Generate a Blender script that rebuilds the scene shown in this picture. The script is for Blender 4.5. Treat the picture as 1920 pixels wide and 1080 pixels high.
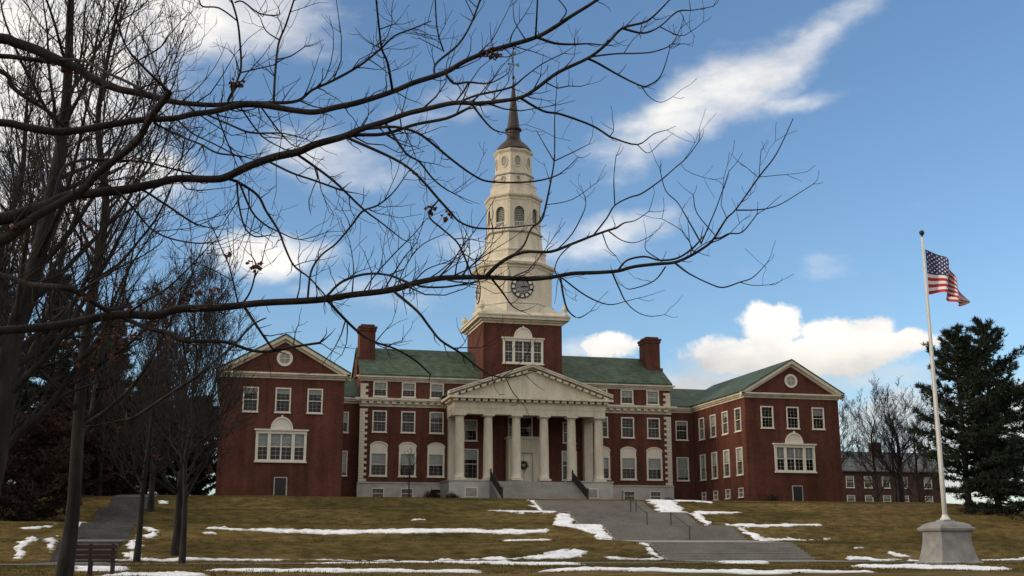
import bpy, bmesh, math, random
import numpy as np
from mathutils import Vector, Matrix, noise

S = bpy.context.scene
for o in list(bpy.data.objects):
    bpy.data.objects.remove(o)
COL = S.collection
R = math.radians

# ------------------------------------------------------------------ camera
cam = bpy.data.cameras.new('camera'); co = bpy.data.objects.new('camera', cam); COL.objects.link(co)
cam.sensor_width = 36.0; cam.lens = 36.0 * 2150 / 1920
cam.clip_start = 0.1; cam.clip_end = 6000
co.location = (0, 0, 1.6); co.rotation_euler = (R(90 + 12.763), 0, R(-13.568))
S.camera = co

# ------------------------------------------------------------------ light
SUN_EL, SUN_AZ = 15.0, -92.0          # azimuth measured from +Y towards +X
SKY = 0.14
S.view_settings.view_transform = 'Standard'; S.view_settings.look = 'None'
S.view_settings.exposure = 0.40; S.view_settings.gamma = 1; S.view_settings.use_curve_mapping = False
sl = bpy.data.lights.new('sun', 'SUN'); sl.energy = 1.5; sl.angle = R(10); sl.color = (1.0, 0.83, 0.62)
so = bpy.data.objects.new('sun', sl); COL.objects.link(so)
sd = Vector((math.sin(R(SUN_AZ)) * math.cos(R(SUN_EL)), math.cos(R(SUN_AZ)) * math.cos(R(SUN_EL)), math.sin(R(SUN_EL))))
so.rotation_euler = sd.to_track_quat('Z', 'Y').to_euler(); so.location = (-40, 20, 60)

# clouds: azimuth, elevation, half width, half height (degrees), tilt, weight
CLOUDS=[(24.22,21.66,6.5,1.52,24,0.86,0),(28.12,23.26,5.44,1.05,28,0.66,0),(28.54,21.33,3.1,0.58,5,0.5,0),(31.44,24.88,2.61,0.47,35,0.4,0),(20.02,20.33,3.08,1.05,15,0.6,0),(27.83,9.23,5.99,1.1,0,1.1,1),(26.25,10.74,1.77,1.21,0,1.1,1),(29.91,10.16,2.94,0.89,0,1.1,1),(32.33,9.57,2.67,0.68,0,1.0,1),(24.49,9.19,2.13,0.89,20,1.0,1),(23.41,8.38,3.19,0.92,10,0.7,0),(29.28,8.19,6.9,0.79,0,0.6,0),(19.07,15.36,3.13,1.18,12,0.7,0),(18.69,9.8,1.87,0.79,5,0.8,1),(17.34,9.55,2.13,0.79,0,0.6,0),(-4.07,25.4,7.56,2.37,0,1.0,0),(1.11,14.17,3.25,1.18,5,1.1,0),(-10.38,21.97,6.52,6.04,0,1.0,0),(4.12,18.89,3.89,1.31,-8,0.62,0),(29.37,13.71,1.62,0.68,0,0.3,0),(25.33,13.42,1.08,0.53,0,0.3,0),(-6.75,17.02,4.4,1.84,10,0.9,0),(6.23,12.53,3.77,0.79,0,0.45,0),(34.89,5.71,7.4,1.97,0,0.9,0),(-10.39,14.64,4.62,2.63,0,0.9,0),(13.57,14.63,4.35,1.18,0,0.55,0),(10.45,21.72,4.53,1.05,10,0.42,0),(22.34,7.75,3.71,0.84,0,0.85,0),(32.35,3.08,7.9,1.58,0,0.9,0)]
W = bpy.data.worlds.new('World'); S.world = W; W.use_nodes = True
def world_nodes():
    nt = W.node_tree; N = nt.nodes; L = nt.links; N.clear()
    def nd(t, **k):
        n = N.new(t)
        for a, b in k.items(): setattr(n, a, b)
        return n
    def math_(op, a, b=None, c=None):
        n = nd('ShaderNodeMath', operation=op)
        for i, v in enumerate((a, b, c)):
            if v is None: continue
            if isinstance(v, (int, float)): n.inputs[i].default_value = v
            else: L.new(v, n.inputs[i])
        return n.outputs[0]
    out = nd('ShaderNodeOutputWorld'); bg = nd('ShaderNodeBackground'); L.new(bg.outputs[0], out.inputs[0])
    bg.inputs[1].default_value = SKY
    sky = nd('ShaderNodeTexSky', sky_type='NISHITA', sun_disc=False)
    sky.sun_elevation = R(SUN_EL); sky.sun_rotation = R(SUN_AZ); sky.altitude = 100; sky.air_density = 1.0; sky.dust_density = 0.4; sky.ozone_density = 3.3
    tc = nd('ShaderNodeTexCoord'); nrm = nd('ShaderNodeVectorMath', operation='NORMALIZE'); L.new(tc.outputs['Generated'], nrm.inputs[0])
    v = nrm.outputs[0]
    sep = nd('ShaderNodeSeparateXYZ'); L.new(v, sep.inputs[0])
    az = math_('MULTIPLY', math_('ARCTAN2', sep.outputs[0], sep.outputs[1]), 57.2958)
    el = math_('MULTIPLY', math_('ARCSINE', sep.outputs[2]), 57.2958)
    # gentle warp so that cloud outlines are uneven
    n1 = nd('ShaderNodeTexNoise'); n1.inputs['Scale'].default_value = 9; n1.inputs['Detail'].default_value = 5; n1.inputs['Roughness'].default_value = .6; L.new(v, n1.inputs['Vector'])
    s1 = nd('ShaderNodeSeparateColor'); L.new(n1.outputs['Color'], s1.inputs[0])
    azw = math_('ADD', az, math_('MULTIPLY_ADD', s1.outputs[0], 3.6, -1.8))
    elw = math_('ADD', el, math_('MULTIPLY_ADD', s1.outputs[1], 2.4, -1.2))
    p = nd('ShaderNodeCombineXYZ'); L.new(azw, p.inputs[0]); L.new(elw, p.inputs[1])
    tots = [None, None]
    for (a, e, wa, wb, rot, wt, hd) in CLOUDS:
        m = nd('ShaderNodeMapping', vector_type='TEXTURE')
        m.inputs['Location'].default_value = (a, e, 0); m.inputs['Rotation'].default_value = (0, 0, R(rot)); m.inputs['Scale'].default_value = (wa, wb, 1)
        L.new(p.outputs[0], m.inputs['Vector'])
        ln = nd('ShaderNodeVectorMath', operation='LENGTH'); L.new(m.outputs[0], ln.inputs[0])
        mr = nd('ShaderNodeMapRange', interpolation_type='SMOOTHSTEP'); L.new(ln.outputs['Value'], mr.inputs[0])
        for i, q in enumerate((0.25, 1.6, wt, 0.0)): mr.inputs[1 + i].default_value = q
        tots[hd] = mr.outputs[0] if tots[hd] is None else math_('MAXIMUM', tots[hd], mr.outputs[0])
    tot, hard = tots
    # out-of-view cloud, added nearly closed to brighten and warm the fill light
    flat = nd('ShaderNodeMapping'); flat.inputs['Scale'].default_value = (1, 1, 2.4); L.new(v, flat.inputs['Vector'])
    n2 = nd('ShaderNodeTexNoise'); n2.inputs['Scale'].default_value = 3.0; n2.inputs['Detail'].default_value = 6; L.new(flat.outputs[0], n2.inputs['Vector'])
    gen = nd('ShaderNodeMapRange', interpolation_type='SMOOTHSTEP'); L.new(n2.outputs[0], gen.inputs[0])
    for i, q in enumerate((0.30, 0.48, 0.0, 1.0)): gen.inputs[1 + i].default_value = q
    side = nd('ShaderNodeMapRange', interpolation_type='SMOOTHSTEP'); L.new(math_('ABSOLUTE', math_('SUBTRACT', az, 13.5)), side.inputs[0])
    for i, q in enumerate((26, 40, 0, 1)): side.inputs[1 + i].default_value = q
    up = nd('ShaderNodeMapRange', interpolation_type='SMOOTHSTEP'); L.new(el, up.inputs[0])
    for i, q in enumerate((28, 38, 0, 1)): up.inputs[1 + i].default_value = q
    tot = math_('MAXIMUM', tot, math_('MULTIPLY', gen.outputs[0], math_('MAXIMUM', side.outputs[0], up.outputs[0])))
    n3 = nd('ShaderNodeTexNoise'); n3.inputs['Scale'].default_value = 22; n3.inputs['Detail'].default_value = 7; n3.inputs['Roughness'].default_value = .58; L.new(flat.outputs[0], n3.inputs['Vector'])
    dens = math_('ADD', tot, math_('MULTIPLY_ADD', n3.outputs[0], 0.9, -0.45))
    cov = nd('ShaderNodeMapRange', interpolation_type='SMOOTHSTEP'); L.new(dens, cov.inputs[0])
    for i, q in enumerate((0.10, 1.15, 0.0, 1.0)): cov.inputs[1 + i].default_value = q
    n6 = nd('ShaderNodeTexNoise'); n6.inputs['Scale'].default_value = 26; n6.inputs['Detail'].default_value = 9; n6.inputs['Roughness'].default_value = .66; L.new(v, n6.inputs['Vector'])
    cov2 = nd('ShaderNodeMapRange', interpolation_type='SMOOTHSTEP'); L.new(math_('ADD', hard, math_('MULTIPLY_ADD', n6.outputs[0], 1.5, -0.75)), cov2.inputs[0])
    for i, q in enumerate((0.30, 0.70, 0.0, 1.0)): cov2.inputs[1 + i].default_value = q
    covm = math_('MAXIMUM', cov.outputs[0], cov2.outputs[0])
    n4 = nd('ShaderNodeTexNoise'); n4.inputs['Scale'].default_value = 14; n4.inputs['Detail'].default_value = 4; L.new(flat.outputs[0], n4.inputs['Vector'])
    cr = nd('ShaderNodeValToRGB'); L.new(n4.outputs[0], cr.inputs[0])
    cr.color_ramp.elements[0].position = .34; cr.color_ramp.elements[0].color = (CL0, CL0 * .99, CL0 * .99, 1)
    cr.color_ramp.elements[1].position = .58; cr.color_ramp.elements[1].color = (CL1, CL1 * .965, CL1 * .90, 1)
    und = nd('ShaderNodeMapRange', interpolation_type='SMOOTHSTEP'); L.new(elw, und.inputs[0])       # shaded undersides of the low cumulus
    for i, q in enumerate((8.2, 10.2, .74, 1.0)): und.inputs[1 + i].default_value = q
    uc = nd('ShaderNodeMix', data_type='RGBA', blend_type='MULTIPLY'); uc.inputs[0].default_value = 1; L.new(cr.outputs[0], uc.inputs[6]); L.new(und.outputs[0], uc.inputs[7])
    mx = nd('ShaderNodeMix', data_type='RGBA'); L.new(covm, mx.inputs[0])
    L.new(sky.outputs[0], mx.inputs[6]); L.new(uc.outputs[2], mx.inputs[7]); L.new(mx.outputs[2], bg.inputs[0])
CL0, CL1 = 4.6, 6.0
world_nodes()
# ------------------------------------------------------------------ helpers
def link(o):
    COL.objects.link(o); return o
WLOC = {}
def attach(o, parent):
    """parent without moving: parents are unrotated unless the child is built in local coordinates"""
    if parent is not None:
        o.parent = parent
        if parent.name in WLOC: o.matrix_parent_inverse = Matrix.Translation(-WLOC[parent.name])
    return o
def thing(name, loc, label, cat, group=None, kind=None):
    o = bpy.data.objects.new(name, None); o.empty_display_size = .3; link(o); o.location = loc
    WLOC[o.name] = Vector(loc); return tag(o, label, cat, group, kind)
def tag(o, label=None, cat=None, group=None, kind=None):
    for k, v in (('label', label), ('category', cat), ('group', group), ('kind', kind)):
        if v: o[k] = v
    return o
def mesh(name, verts, faces, mats, smooth=False, fm=None):
    me = bpy.data.meshes.new(name); me.from_pydata([tuple(v) for v in verts], [], faces)
    for m in (mats if isinstance(mats, (list, tuple)) else [mats]): me.materials.append(m)
    if fm: me.polygons.foreach_set('material_index', fm)
    if smooth: me.polygons.foreach_set('use_smooth', [True] * len(me.polygons))
    me.update(); return me
def obj(name, me, parent=None, loc=None, rotz=0):
    o = bpy.data.objects.new(name, me); link(o)
    if loc is not None: o.location = loc
    if rotz: o.rotation_euler[2] = rotz
    return attach(o, parent)
class MB:
    def __init__(s): s.v = []; s.f = []; s.m = []; s.cm = 0
    def face(s, pts):
        n = len(s.v); s.v += [tuple(p) for p in pts]; s.f.append(tuple(range(n, n + len(pts)))); s.m.append(s.cm)
    def box(s, x0, x1, y0, y1, z0, z1):
        n = len(s.v)
        s.v += [(x0,y0,z0),(x1,y0,z0),(x1,y1,z0),(x0,y1,z0),(x0,y0,z1),(x1,y0,z1),(x1,y1,z1),(x0,y1,z1)]
        for f in ((0,3,2,1),(4,5,6,7),(0,1,5,4),(1,2,6,5),(2,3,7,6),(3,0,4,7)):
            s.f.append(tuple(n + i for i in f)); s.m.append(s.cm)
    def prism(s, poly, d):
        """poly: 3D points, extruded by the vector d"""
        n = len(s.v); k = len(poly); d = Vector(d)
        s.v += [tuple(p) for p in poly] + [tuple(Vector(p) + d) for p in poly]
        s.f.append(tuple(range(n, n + k))); s.f.append(tuple(range(n + 2 * k - 1, n + k - 1, -1))); s.m += [s.cm] * 2
        for i in range(k):
            j = (i + 1) % k; s.f.append((n + i, n + k + i, n + k + j, n + j)); s.m.append(s.cm)
    def lathe(s, prof, c=(0, 0), seg=24, phase=0, cap=True):
        n = len(s.v)
        for r, z in prof:
            for i in range(seg):
                a = 2 * math.pi * i / seg + phase; s.v.append((c[0] + r * math.cos(a), c[1] + r * math.sin(a), z))
        for k in range(len(prof) - 1):
            for i in range(seg):
                j = (i + 1) % seg
                s.f.append((n + k*seg + i, n + k*seg + j, n + (k+1)*seg + j, n + (k+1)*seg + i)); s.m.append(s.cm)
        if cap:
            s.f.append(tuple(n + i for i in range(seg - 1, -1, -1))); s.m.append(s.cm)
            q = n + (len(prof) - 1) * seg; s.f.append(tuple(q + i for i in range(seg))); s.m.append(s.cm)
    def bar(s, a, b, r, sides=6):
        a, b = Vector(a), Vector(b); t = (b - a).normalized()
        u = t.cross(Vector((0, 0, 1)) if abs(t.z) < .9 else Vector((1, 0, 0))).normalized(); w = t.cross(u)
        n = len(s.v)
        for p in (a, b):
            for i in range(sides):
                q = 2 * math.pi * i / sides; s.v.append(tuple(p + (u * math.cos(q) + w * math.sin(q)) * r))
        for i in range(sides):
            j = (i + 1) % sides; s.f.append((n + i, n + j, n + sides + j, n + sides + i)); s.m.append(s.cm)
        s.f.append(tuple(n + i for i in range(sides - 1, -1, -1))); s.f.append(tuple(n + sides + i for i in range(sides))); s.m += [s.cm] * 2
    def me(s, name, mats, smooth=False): return mesh(name, s.v, s.f, mats, smooth, s.m)
    def obj(s, name, mats, parent=None, smooth=False, loc=None, rotz=0): return obj(name, s.me(name, mats, smooth), parent, loc, rotz)

# ------------------------------------------------------------------ materials
def mat(name, cols, scale=1.0, rough=.8, bump=0.0, detail=5, spec=.3, stretch=(1, 1, 1), metal=0, pos=None, fine=0.0):
    m = bpy.data.materials.new(name); m.use_nodes = True; nt = m.node_tree; N = nt.nodes; L = nt.links
    b = N['Principled BSDF']; b.inputs['Roughness'].default_value = rough; b.inputs['Specular IOR Level'].default_value = spec; b.inputs['Metallic'].default_value = metal
    tc = N.new('ShaderNodeTexCoord'); mp = N.new('ShaderNodeMapping'); mp.inputs['Scale'].default_value = stretch
    L.new(tc.outputs['Object'], mp.inputs[0])
    n = N.new('ShaderNodeTexNoise'); n.inputs['Scale'].default_value = scale; n.inputs['Detail'].default_value = detail; n.inputs['Roughness'].default_value = .62
    L.new(mp.outputs[0], n.inputs['Vector'])
    cr = N.new('ShaderNodeValToRGB'); L.new(n.outputs[0], cr.inputs[0]); k = len(cols)
    while len(cr.color_ramp.elements) < k: cr.color_ramp.elements.new(.5)
    for i, c in enumerate(cols):
        e = cr.color_ramp.elements[i]; e.position = pos[i] if pos else .32 + .36 * i / max(1, k - 1); e.color = (*c, 1)
    L.new(cr.outputs[0], b.inputs['Base Color'])
    if fine:
        n5 = N.new('ShaderNodeTexNoise'); n5.inputs['Scale'].default_value = scale * 14; n5.inputs['Detail'].default_value = 3; L.new(mp.outputs[0], n5.inputs['Vector'])
        mr = N.new('ShaderNodeMapRange'); L.new(n5.outputs[0], mr.inputs[0])
        for i, q in enumerate((.3, .7, 1 - fine, 1 + fine)): mr.inputs[1 + i].default_value = q
        mm = N.new('ShaderNodeMix'); mm.data_type = 'RGBA'; mm.blend_type = 'MULTIPLY'; mm.inputs[0].default_value = 1
        L.new(cr.outputs[0], mm.inputs[6]); L.new(mr.outputs[0], mm.inputs[7]); L.new(mm.outputs[2], b.inputs['Base Color'])
    if bump:
        n2 = N.new('ShaderNodeTexNoise'); n2.inputs['Scale'].default_value = scale * 6; n2.inputs['Detail'].default_value = 4; L.new(mp.outputs[0], n2.inputs['Vector'])
        bp = N.new('ShaderNodeBump'); bp.inputs['Strength'].default_value = bump; bp.inputs['Distance'].default_value = .05
        L.new(n2.outputs[0], bp.inputs['Height']); L.new(bp.outputs[0], b.inputs['Normal'])
    return m
def course_mat(name, c1, c2, mortar, bw, bh, ms, rough=.85, squash=False, coords='wall', noise=(.66, 1.34)):
    """brick courses / slate rows: u runs along the wall whichever way it faces, v is height"""
    m = bpy.data.materials.new(name); m.use_nodes = True; nt = m.node_tree; N = nt.nodes; L = nt.links
    b = N['Principled BSDF']; b.inputs['Roughness'].default_value = rough; b.inputs['Specular IOR Level'].default_value = .1
    g = N.new('ShaderNodeNewGeometry'); sp = N.new('ShaderNodeSeparateXYZ'); L.new(g.outputs['Position'], sp.inputs[0])
    ad = N.new('ShaderNodeMath'); ad.operation = 'ADD'; L.new(sp.outputs[0], ad.inputs[0]); L.new(sp.outputs[1], ad.inputs[1])
    cb = N.new('ShaderNodeCombineXYZ'); L.new(ad.outputs[0], cb.inputs[0]); L.new(sp.outputs[2], cb.inputs[1])
    br = N.new('ShaderNodeTexBrick'); L.new(cb.outputs[0], br.inputs['Vector'])
    br.inputs['Color1'].default_value = (*c1, 1); br.inputs['Color2'].default_value = (*c2, 1); br.inputs['Mortar'].default_value = (*mortar, 1)
    br.inputs['Scale'].default_value = 1; br.inputs['Mortar Size'].default_value = ms; br.inputs['Brick Width'].default_value = bw; br.inputs['Row Height'].default_value = bh
    n = N.new('ShaderNodeTexNoise'); n.inputs['Scale'].default_value = .45; n.inputs['Detail'].default_value = 8; n.inputs['Roughness'].default_value = .65; L.new(g.outputs['Position'], n.inputs['Vector'])
    mp = N.new('ShaderNodeMapping'); mp.inputs['Scale'].default_value = (1.3, 1.3, .12); L.new(g.outputs['Position'], mp.inputs[0])
    ns = N.new('ShaderNodeTexNoise'); ns.inputs['Scale'].default_value = 1.0; ns.inputs['Detail'].default_value = 6; L.new(mp.outputs[0], ns.inputs['Vector'])
    av = N.new('ShaderNodeMath'); av.operation = 'MULTIPLY_ADD'; av.inputs[1].default_value = .55; L.new(ns.outputs[0], av.inputs[0])
    hf = N.new('ShaderNodeMath'); hf.operation = 'MULTIPLY'; hf.inputs[1].default_value = .45; L.new(n.outputs[0], hf.inputs[0]); L.new(hf.outputs[0], av.inputs[2])
    mr = N.new('ShaderNodeMapRange'); L.new(av.outputs[0], mr.inputs[0])
    for i, q in enumerate((.36, .64, noise[0], noise[1])): mr.inputs[1 + i].default_value = q
    mm = N.new('ShaderNodeMix'); mm.data_type = 'RGBA'; mm.blend_type = 'MULTIPLY'; mm.inputs[0].default_value = 1
    L.new(br.outputs[0], mm.inputs[6]); L.new(mr.outputs[0], mm.inputs[7]); L.new(mm.outputs[2], b.inputs['Base Color'])
    return m
M = {}
M['brick'] = course_mat('brick', (.122, .035, .021), (.074, .024, .017), (.100, .062, .048), .22, .075, .008)
M['brick_far'] = course_mat('brick_far', (.075, .032, .025), (.055, .025, .02), (.08, .06, .055), .22, .075, .008)
M['slate'] = course_mat('slate', (.082, .116, .074), (.055, .078, .052), (.038, .050, .036), .45, .24, .02, rough=.6, noise=(.7, 1.35))
M['slate_far'] = course_mat('slate_far', (.12, .13, .13), (.07, .08, .08), (.05, .05, .05), .45, .24, .02, rough=.6)
M['trim'] = mat('trim', [(.46, .405, .31), (.575, .51, .395), (.645, .58, .46)], 1.1, .7, spec=.15, stretch=(1, 1, .22), fine=.09)
M['frame'] = mat('frame', [(.62, .56, .46), (.70, .645, .54)], 1.5, .55)
M['stone'] = mat('stone', [(.33, .31, .28), (.42, .395, .36), (.49, .46, .42)], .9, .85, .15, fine=.12)
M['granite'] = mat('granite', [(.17, .165, .155), (.235, .23, .22), (.29, .285, .275)], 1.6, .8, .15, fine=.10)
M['concrete'] = mat('concrete', [(.22, .205, .18), (.27, .252, .222), (.31, .29, .258)], .5, .9, .1, fine=.12)
M['asphalt'] = mat('asphalt', [(.085, .083, .08), (.125, .12, .115), (.165, .16, .15)], .6, .9, .1, fine=.15)  # path surface; also carries the tree shade painted on the side steps
M['copper'] = mat('copper', [(.022, .016, .014), (.038, .026, .022), (.055, .04, .033)], 1.2, .5, .1)
M['verdigris'] = mat('verdigris', [(.10, .16, .11), (.16, .23, .15)], 4, .6)
M['iron'] = mat('iron', [(.014, .013, .014), (.03, .028, .028)], 6, .5)
M['blind'] = mat('blind', [(.62, .61, .57), (.72, .71, .66)], 2, .8)
M['louver'] = mat('louver', [(.23, .22, .20), (.33, .31, .28)], 3, .7)
M['room'] = mat('room', [(.10, .09, .08), (.16, .15, .13)], 1, .9)
M['wood'] = mat('wood', [(.022, .011, .009), (.045, .02, .016)], 3, .6, .1, stretch=(.4, 4, 4))
M['lawn'] = mat('lawn', [(.034, .035, .011), (.076, .058, .020), (.116, .081, .030), (.160, .110, .044)], .16, .95, .5, stretch=(.55, 1, 1), spec=.03, detail=10, pos=[.3, .45, .56, .72], fine=.42)
M['snow'] = mat('snow', [(.66, .66, .66), (.84, .84, .85), (.91, .91, .91)], 1.2, .6, .35, fine=.05)
def thin_edges(m):
    '''where the layer is thin it turns to wet grey slush'''
    N = m.node_tree.nodes; L = m.node_tree.links; b = N['Principled BSDF']; src = b.inputs['Base Color'].links[0].from_socket
    a = N.new('ShaderNodeAttribute'); a.attribute_name = 'depth'; mr = N.new('ShaderNodeMapRange'); L.new(a.outputs['Fac'], mr.inputs[0])
    for i, q in enumerate((.0, .042, 0, 1)): mr.inputs[1 + i].default_value = q
    mm = N.new('ShaderNodeMix'); mm.data_type = 'RGBA'; L.new(mr.outputs[0], mm.inputs[0]); mm.inputs[6].default_value = (.24, .21, .16, 1); L.new(src, mm.inputs[7]); L.new(mm.outputs[2], b.inputs['Base Color'])
thin_edges(M['snow'])
M['bark'] = mat('bark', [(.010, .008, .008), (.020, .016, .015), (.036, .030, .027)], 7, .95, .5, stretch=(1, 1, .35))
M['bark_grey'] = mat('bark_grey', [(.007, .0065, .006), (.014, .0125, .011), (.030, .027, .023)], 3, .95, .5, stretch=(1, 1, .3))
M['twig'] = mat('twig', [(.014, .011, .010), (.026, .020, .018)], 4, .9)
M['needle'] = mat('needle', [(.008, .013, .006), (.017, .026, .012), (.032, .040, .020)], .9, .8, detail=3)
M['needle_dark'] = mat('needle_dark', [(.010, .014, .010), (.017, .024, .015), (.028, .034, .022)], .9, .8, detail=3)
M['dead_leaf'] = mat('dead_leaf', [(.055, .016, .010), (.095, .030, .016), (.13, .05, .026)], 6, .9)
M['brown_dark'] = mat('brown_dark', [(.016, .009, .007), (.030, .016, .012), (.05, .026, .018)], 1.2, .9)
M['bush'] = mat('bush', [(.05, .03, .022), (.10, .055, .04)], 5, .9)
M['flag_red'] = mat('flag_red', [(.36, .025, .035), (.44, .035, .045)], 3, .8)
M['flag_white'] = mat('flag_white', [(.66, .62, .62), (.75, .72, .72)], 3, .8)
M['flag_blue'] = mat('flag_blue', [(.025, .032, .10), (.04, .05, .14)], 3, .8)
M['pole'] = mat('pole', [(.55, .54, .51), (.66, .65, .62)], 2, .45)
M['wreath'] = mat('wreath', [(.02, .035, .015), (.04, .06, .025)], 12, .9)
M['grass'] = mat('grass', [(.045, .042, .012), (.10, .075, .024), (.18, .128, .05)], .5, .9, spec=.03, detail=6, pos=[.35, .5, .66])
def glass():
    m = bpy.data.materials.new('glass'); m.use_nodes = True; N = m.node_tree.nodes; L = m.node_tree.links; N.clear()
    o = N.new('ShaderNodeOutputMaterial'); mx = N.new('ShaderNodeMixShader'); fr = N.new('ShaderNodeFresnel'); fr.inputs[0].default_value = 1.45
    t = N.new('ShaderNodeBsdfTransparent'); t.inputs[0].default_value = (.72, .76, .76, 1); g = N.new('ShaderNodeBsdfGlossy'); g.inputs['Roughness'].default_value = .04
    tc = N.new('ShaderNodeTexCoord'); n = N.new('ShaderNodeTexNoise'); n.inputs['Scale'].default_value = 1.6; L.new(tc.outputs['Object'], n.inputs['Vector'])
    bp = N.new('ShaderNodeBump'); bp.inputs['Strength'].default_value = .08; bp.inputs['Distance'].default_value = .1; L.new(n.outputs[0], bp.inputs['Height']); L.new(bp.outputs[0], g.inputs['Normal'])
    ad = N.new('ShaderNodeMath'); ad.operation = 'MULTIPLY_ADD'; ad.inputs[1].default_value = 1.0; ad.inputs[2].default_value = .0; L.new(fr.outputs[0], ad.inputs[0])
    L.new(ad.outputs[0], mx.inputs[0]); L.new(t.outputs[0], mx.inputs[1]); L.new(g.outputs[0], mx.inputs[2]); L.new(mx.outputs[0], o.inputs[0])
    return m
M['glass'] = glass()

# ------------------------------------------------------------------ ground
PR = [(-80,-.6),(0,0),(20,.35),(34,.75),(42,.88),(67,.82),(70.2,1.92),(76.8,2.08),(79.7,3.15),(85.3,3.27),(88.4,4.35),(95.3,4.58),(98.3,5.58),(106,6.1),(123,6.3),(160,6.4)]
PY = [p[0] for p in PR]; PZ = [p[1] for p in PR]
def gz0(y): return float(np.interp(y, PY, PZ))
def bumpf(x, y):
    return .05 * math.sin(x * .21 + y * .13) + .035 * math.sin(x * .47 - y * .31 + 1) + .02 * math.sin(x * 1.1 + y * .7) + .012 * math.sin(x * 2.3 - y * 1.9 + 2)
def flatness(x, y):
    """1 on open lawn, 0 close to stairs, walls and the pedestal, where the ground is graded"""
    f = 1.0
    for (x0, x1, y0, y1) in ((25.3, 36.2, 60, 125), (-9.6, -5.6, 60, 100), (-3, 64, 106, 140), (31, 35.2, 46.5, 51.5), (-200, 300, 55.0, 61)):
        dx = max(x0 - x, 0, x - x1); dy = max(y0 - y, 0, y - y1); f = min(f, min(1, math.hypot(dx, dy) / 1.6))
    return f
def fall(x, y):
    """the ground drops away to the right, past the pines"""
    return -.9 * max(0, min(1, (x - 68) / 14)) * max(0, min(1, (y - 85) / 14))
def gz(x, y): return gz0(y) + bumpf(x, y) * flatness(x, y) + fall(x, y)
def ground():
    def merge(*a): return sorted(set(round(v, 3) for q in a for v in q))
    xs = merge([-2600, -1200, -500, -200, -90, -60, -45], np.arange(-40, 100.1, 1.0), [106, 115, 130, 160, 220, 400, 900, 2600])
    ys = merge([-2600, -900, -300, -80, -30, -10], np.arange(0, 34, 2.0), np.arange(34, 100, .5), np.arange(100, 126, 1.0), [130, 140, 160, 200, 300, 600, 1200, 2600], PY[1:])
    v = [(x, y, gz(x, y) if -45 < x < 130 and -80 < y < 170 else gz0(max(-80, min(160, y)))) for y in ys for x in xs]
    n = len(xs); f = [(j*n+i, j*n+i+1, (j+1)*n+i+1, (j+1)*n+i) for j in range(len(ys)-1) for i in range(n-1)]
    return tag(obj('lawn', mesh('lawn', v, f, M['lawn'], True)), kind='structure')
ground()

XC = 30.7
SX0, SX1 = XC - 4.9, XC + 4.9
def stair(name, x0, x1, m, flights, n=7):
    """flights of steps with landings between; one solid seen from the front"""
    mb = MB()
    pts = []
    for (ya, za, yb, zb) in flights:
        for k in range(n):
            y = ya + (yb - ya) * k / n; z0 = za + (zb - za) * k / n; z1 = za + (zb - za) * (k + 1) / n
            pts += [(y, z0), (y, z1 - .05), (y - .035, z1 - .05), (y - .035, z1)]
        pts.append((yb, zb))
    pts = [(y, z + .03) for y, z in pts]
    for (a, b) in zip(pts, pts[1:]):
        mb.face([(x0, a[0], a[1]), (x1, a[0], a[1]), (x1, b[0], b[1]), (x0, b[0], b[1])])
    for x, s in ((x0, 1), (x1, -1)):                       # kerbs closing the sides
        for (a, b) in zip(pts, pts[1:]):
            if b[0] - a[0] > 1e-6:
                mb.face([(x, a[0], a[1]), (x, b[0], b[1]), (x, b[0], b[1] - .5), (x, a[0], a[1] - .5)])
    return tag(mb.obj(name, m), kind='structure')
FL = [(67.0,.82,70.2,1.92),(76.8,2.08,79.7,3.15),(85.3,3.27,88.4,4.35),(95.3,4.58,98.3,5.58)]
stair('main_steps', SX0, SX1, M['concrete'], FL + [(113.0, 6.22, 113.2, 6.25)])
stair('side_steps', -9.2, -6.0, M['asphalt'], FL + [(104.0, 6.02, 104.2, 6.03)])  # tree shade put into the colour: darker surface than the main steps
def sheet(name, x0, x1, y0, y1, m, dz=.012, nx=40, ny=8):
    v = []; f = []
    for j in range(ny + 1):
        for i in range(nx + 1):
            x = x0 + (x1 - x0) * i / nx; y = y0 + (y1 - y0) * j / ny; v.append((x, y, gz(x, y) + dz))
    for j in range(ny):
        for i in range(nx): a = j * (nx + 1) + i; f.append((a, a + 1, a + nx + 2, a + nx + 1))
    return tag(obj(name, mesh(name, v, f, m, True)), kind='structure')
sheet('cross_path', -60, 120, 55.6, 60.4, M['asphalt'], .02, 180, 6)
sheet('stair_apron', SX0, SX1, 60.4, 67.0, M['concrete'], .026, 10, 7)
sheet('side_apron', -9.2, -6.0, 60.4, 67.0, M['asphalt'], .026, 6, 7)

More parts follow.
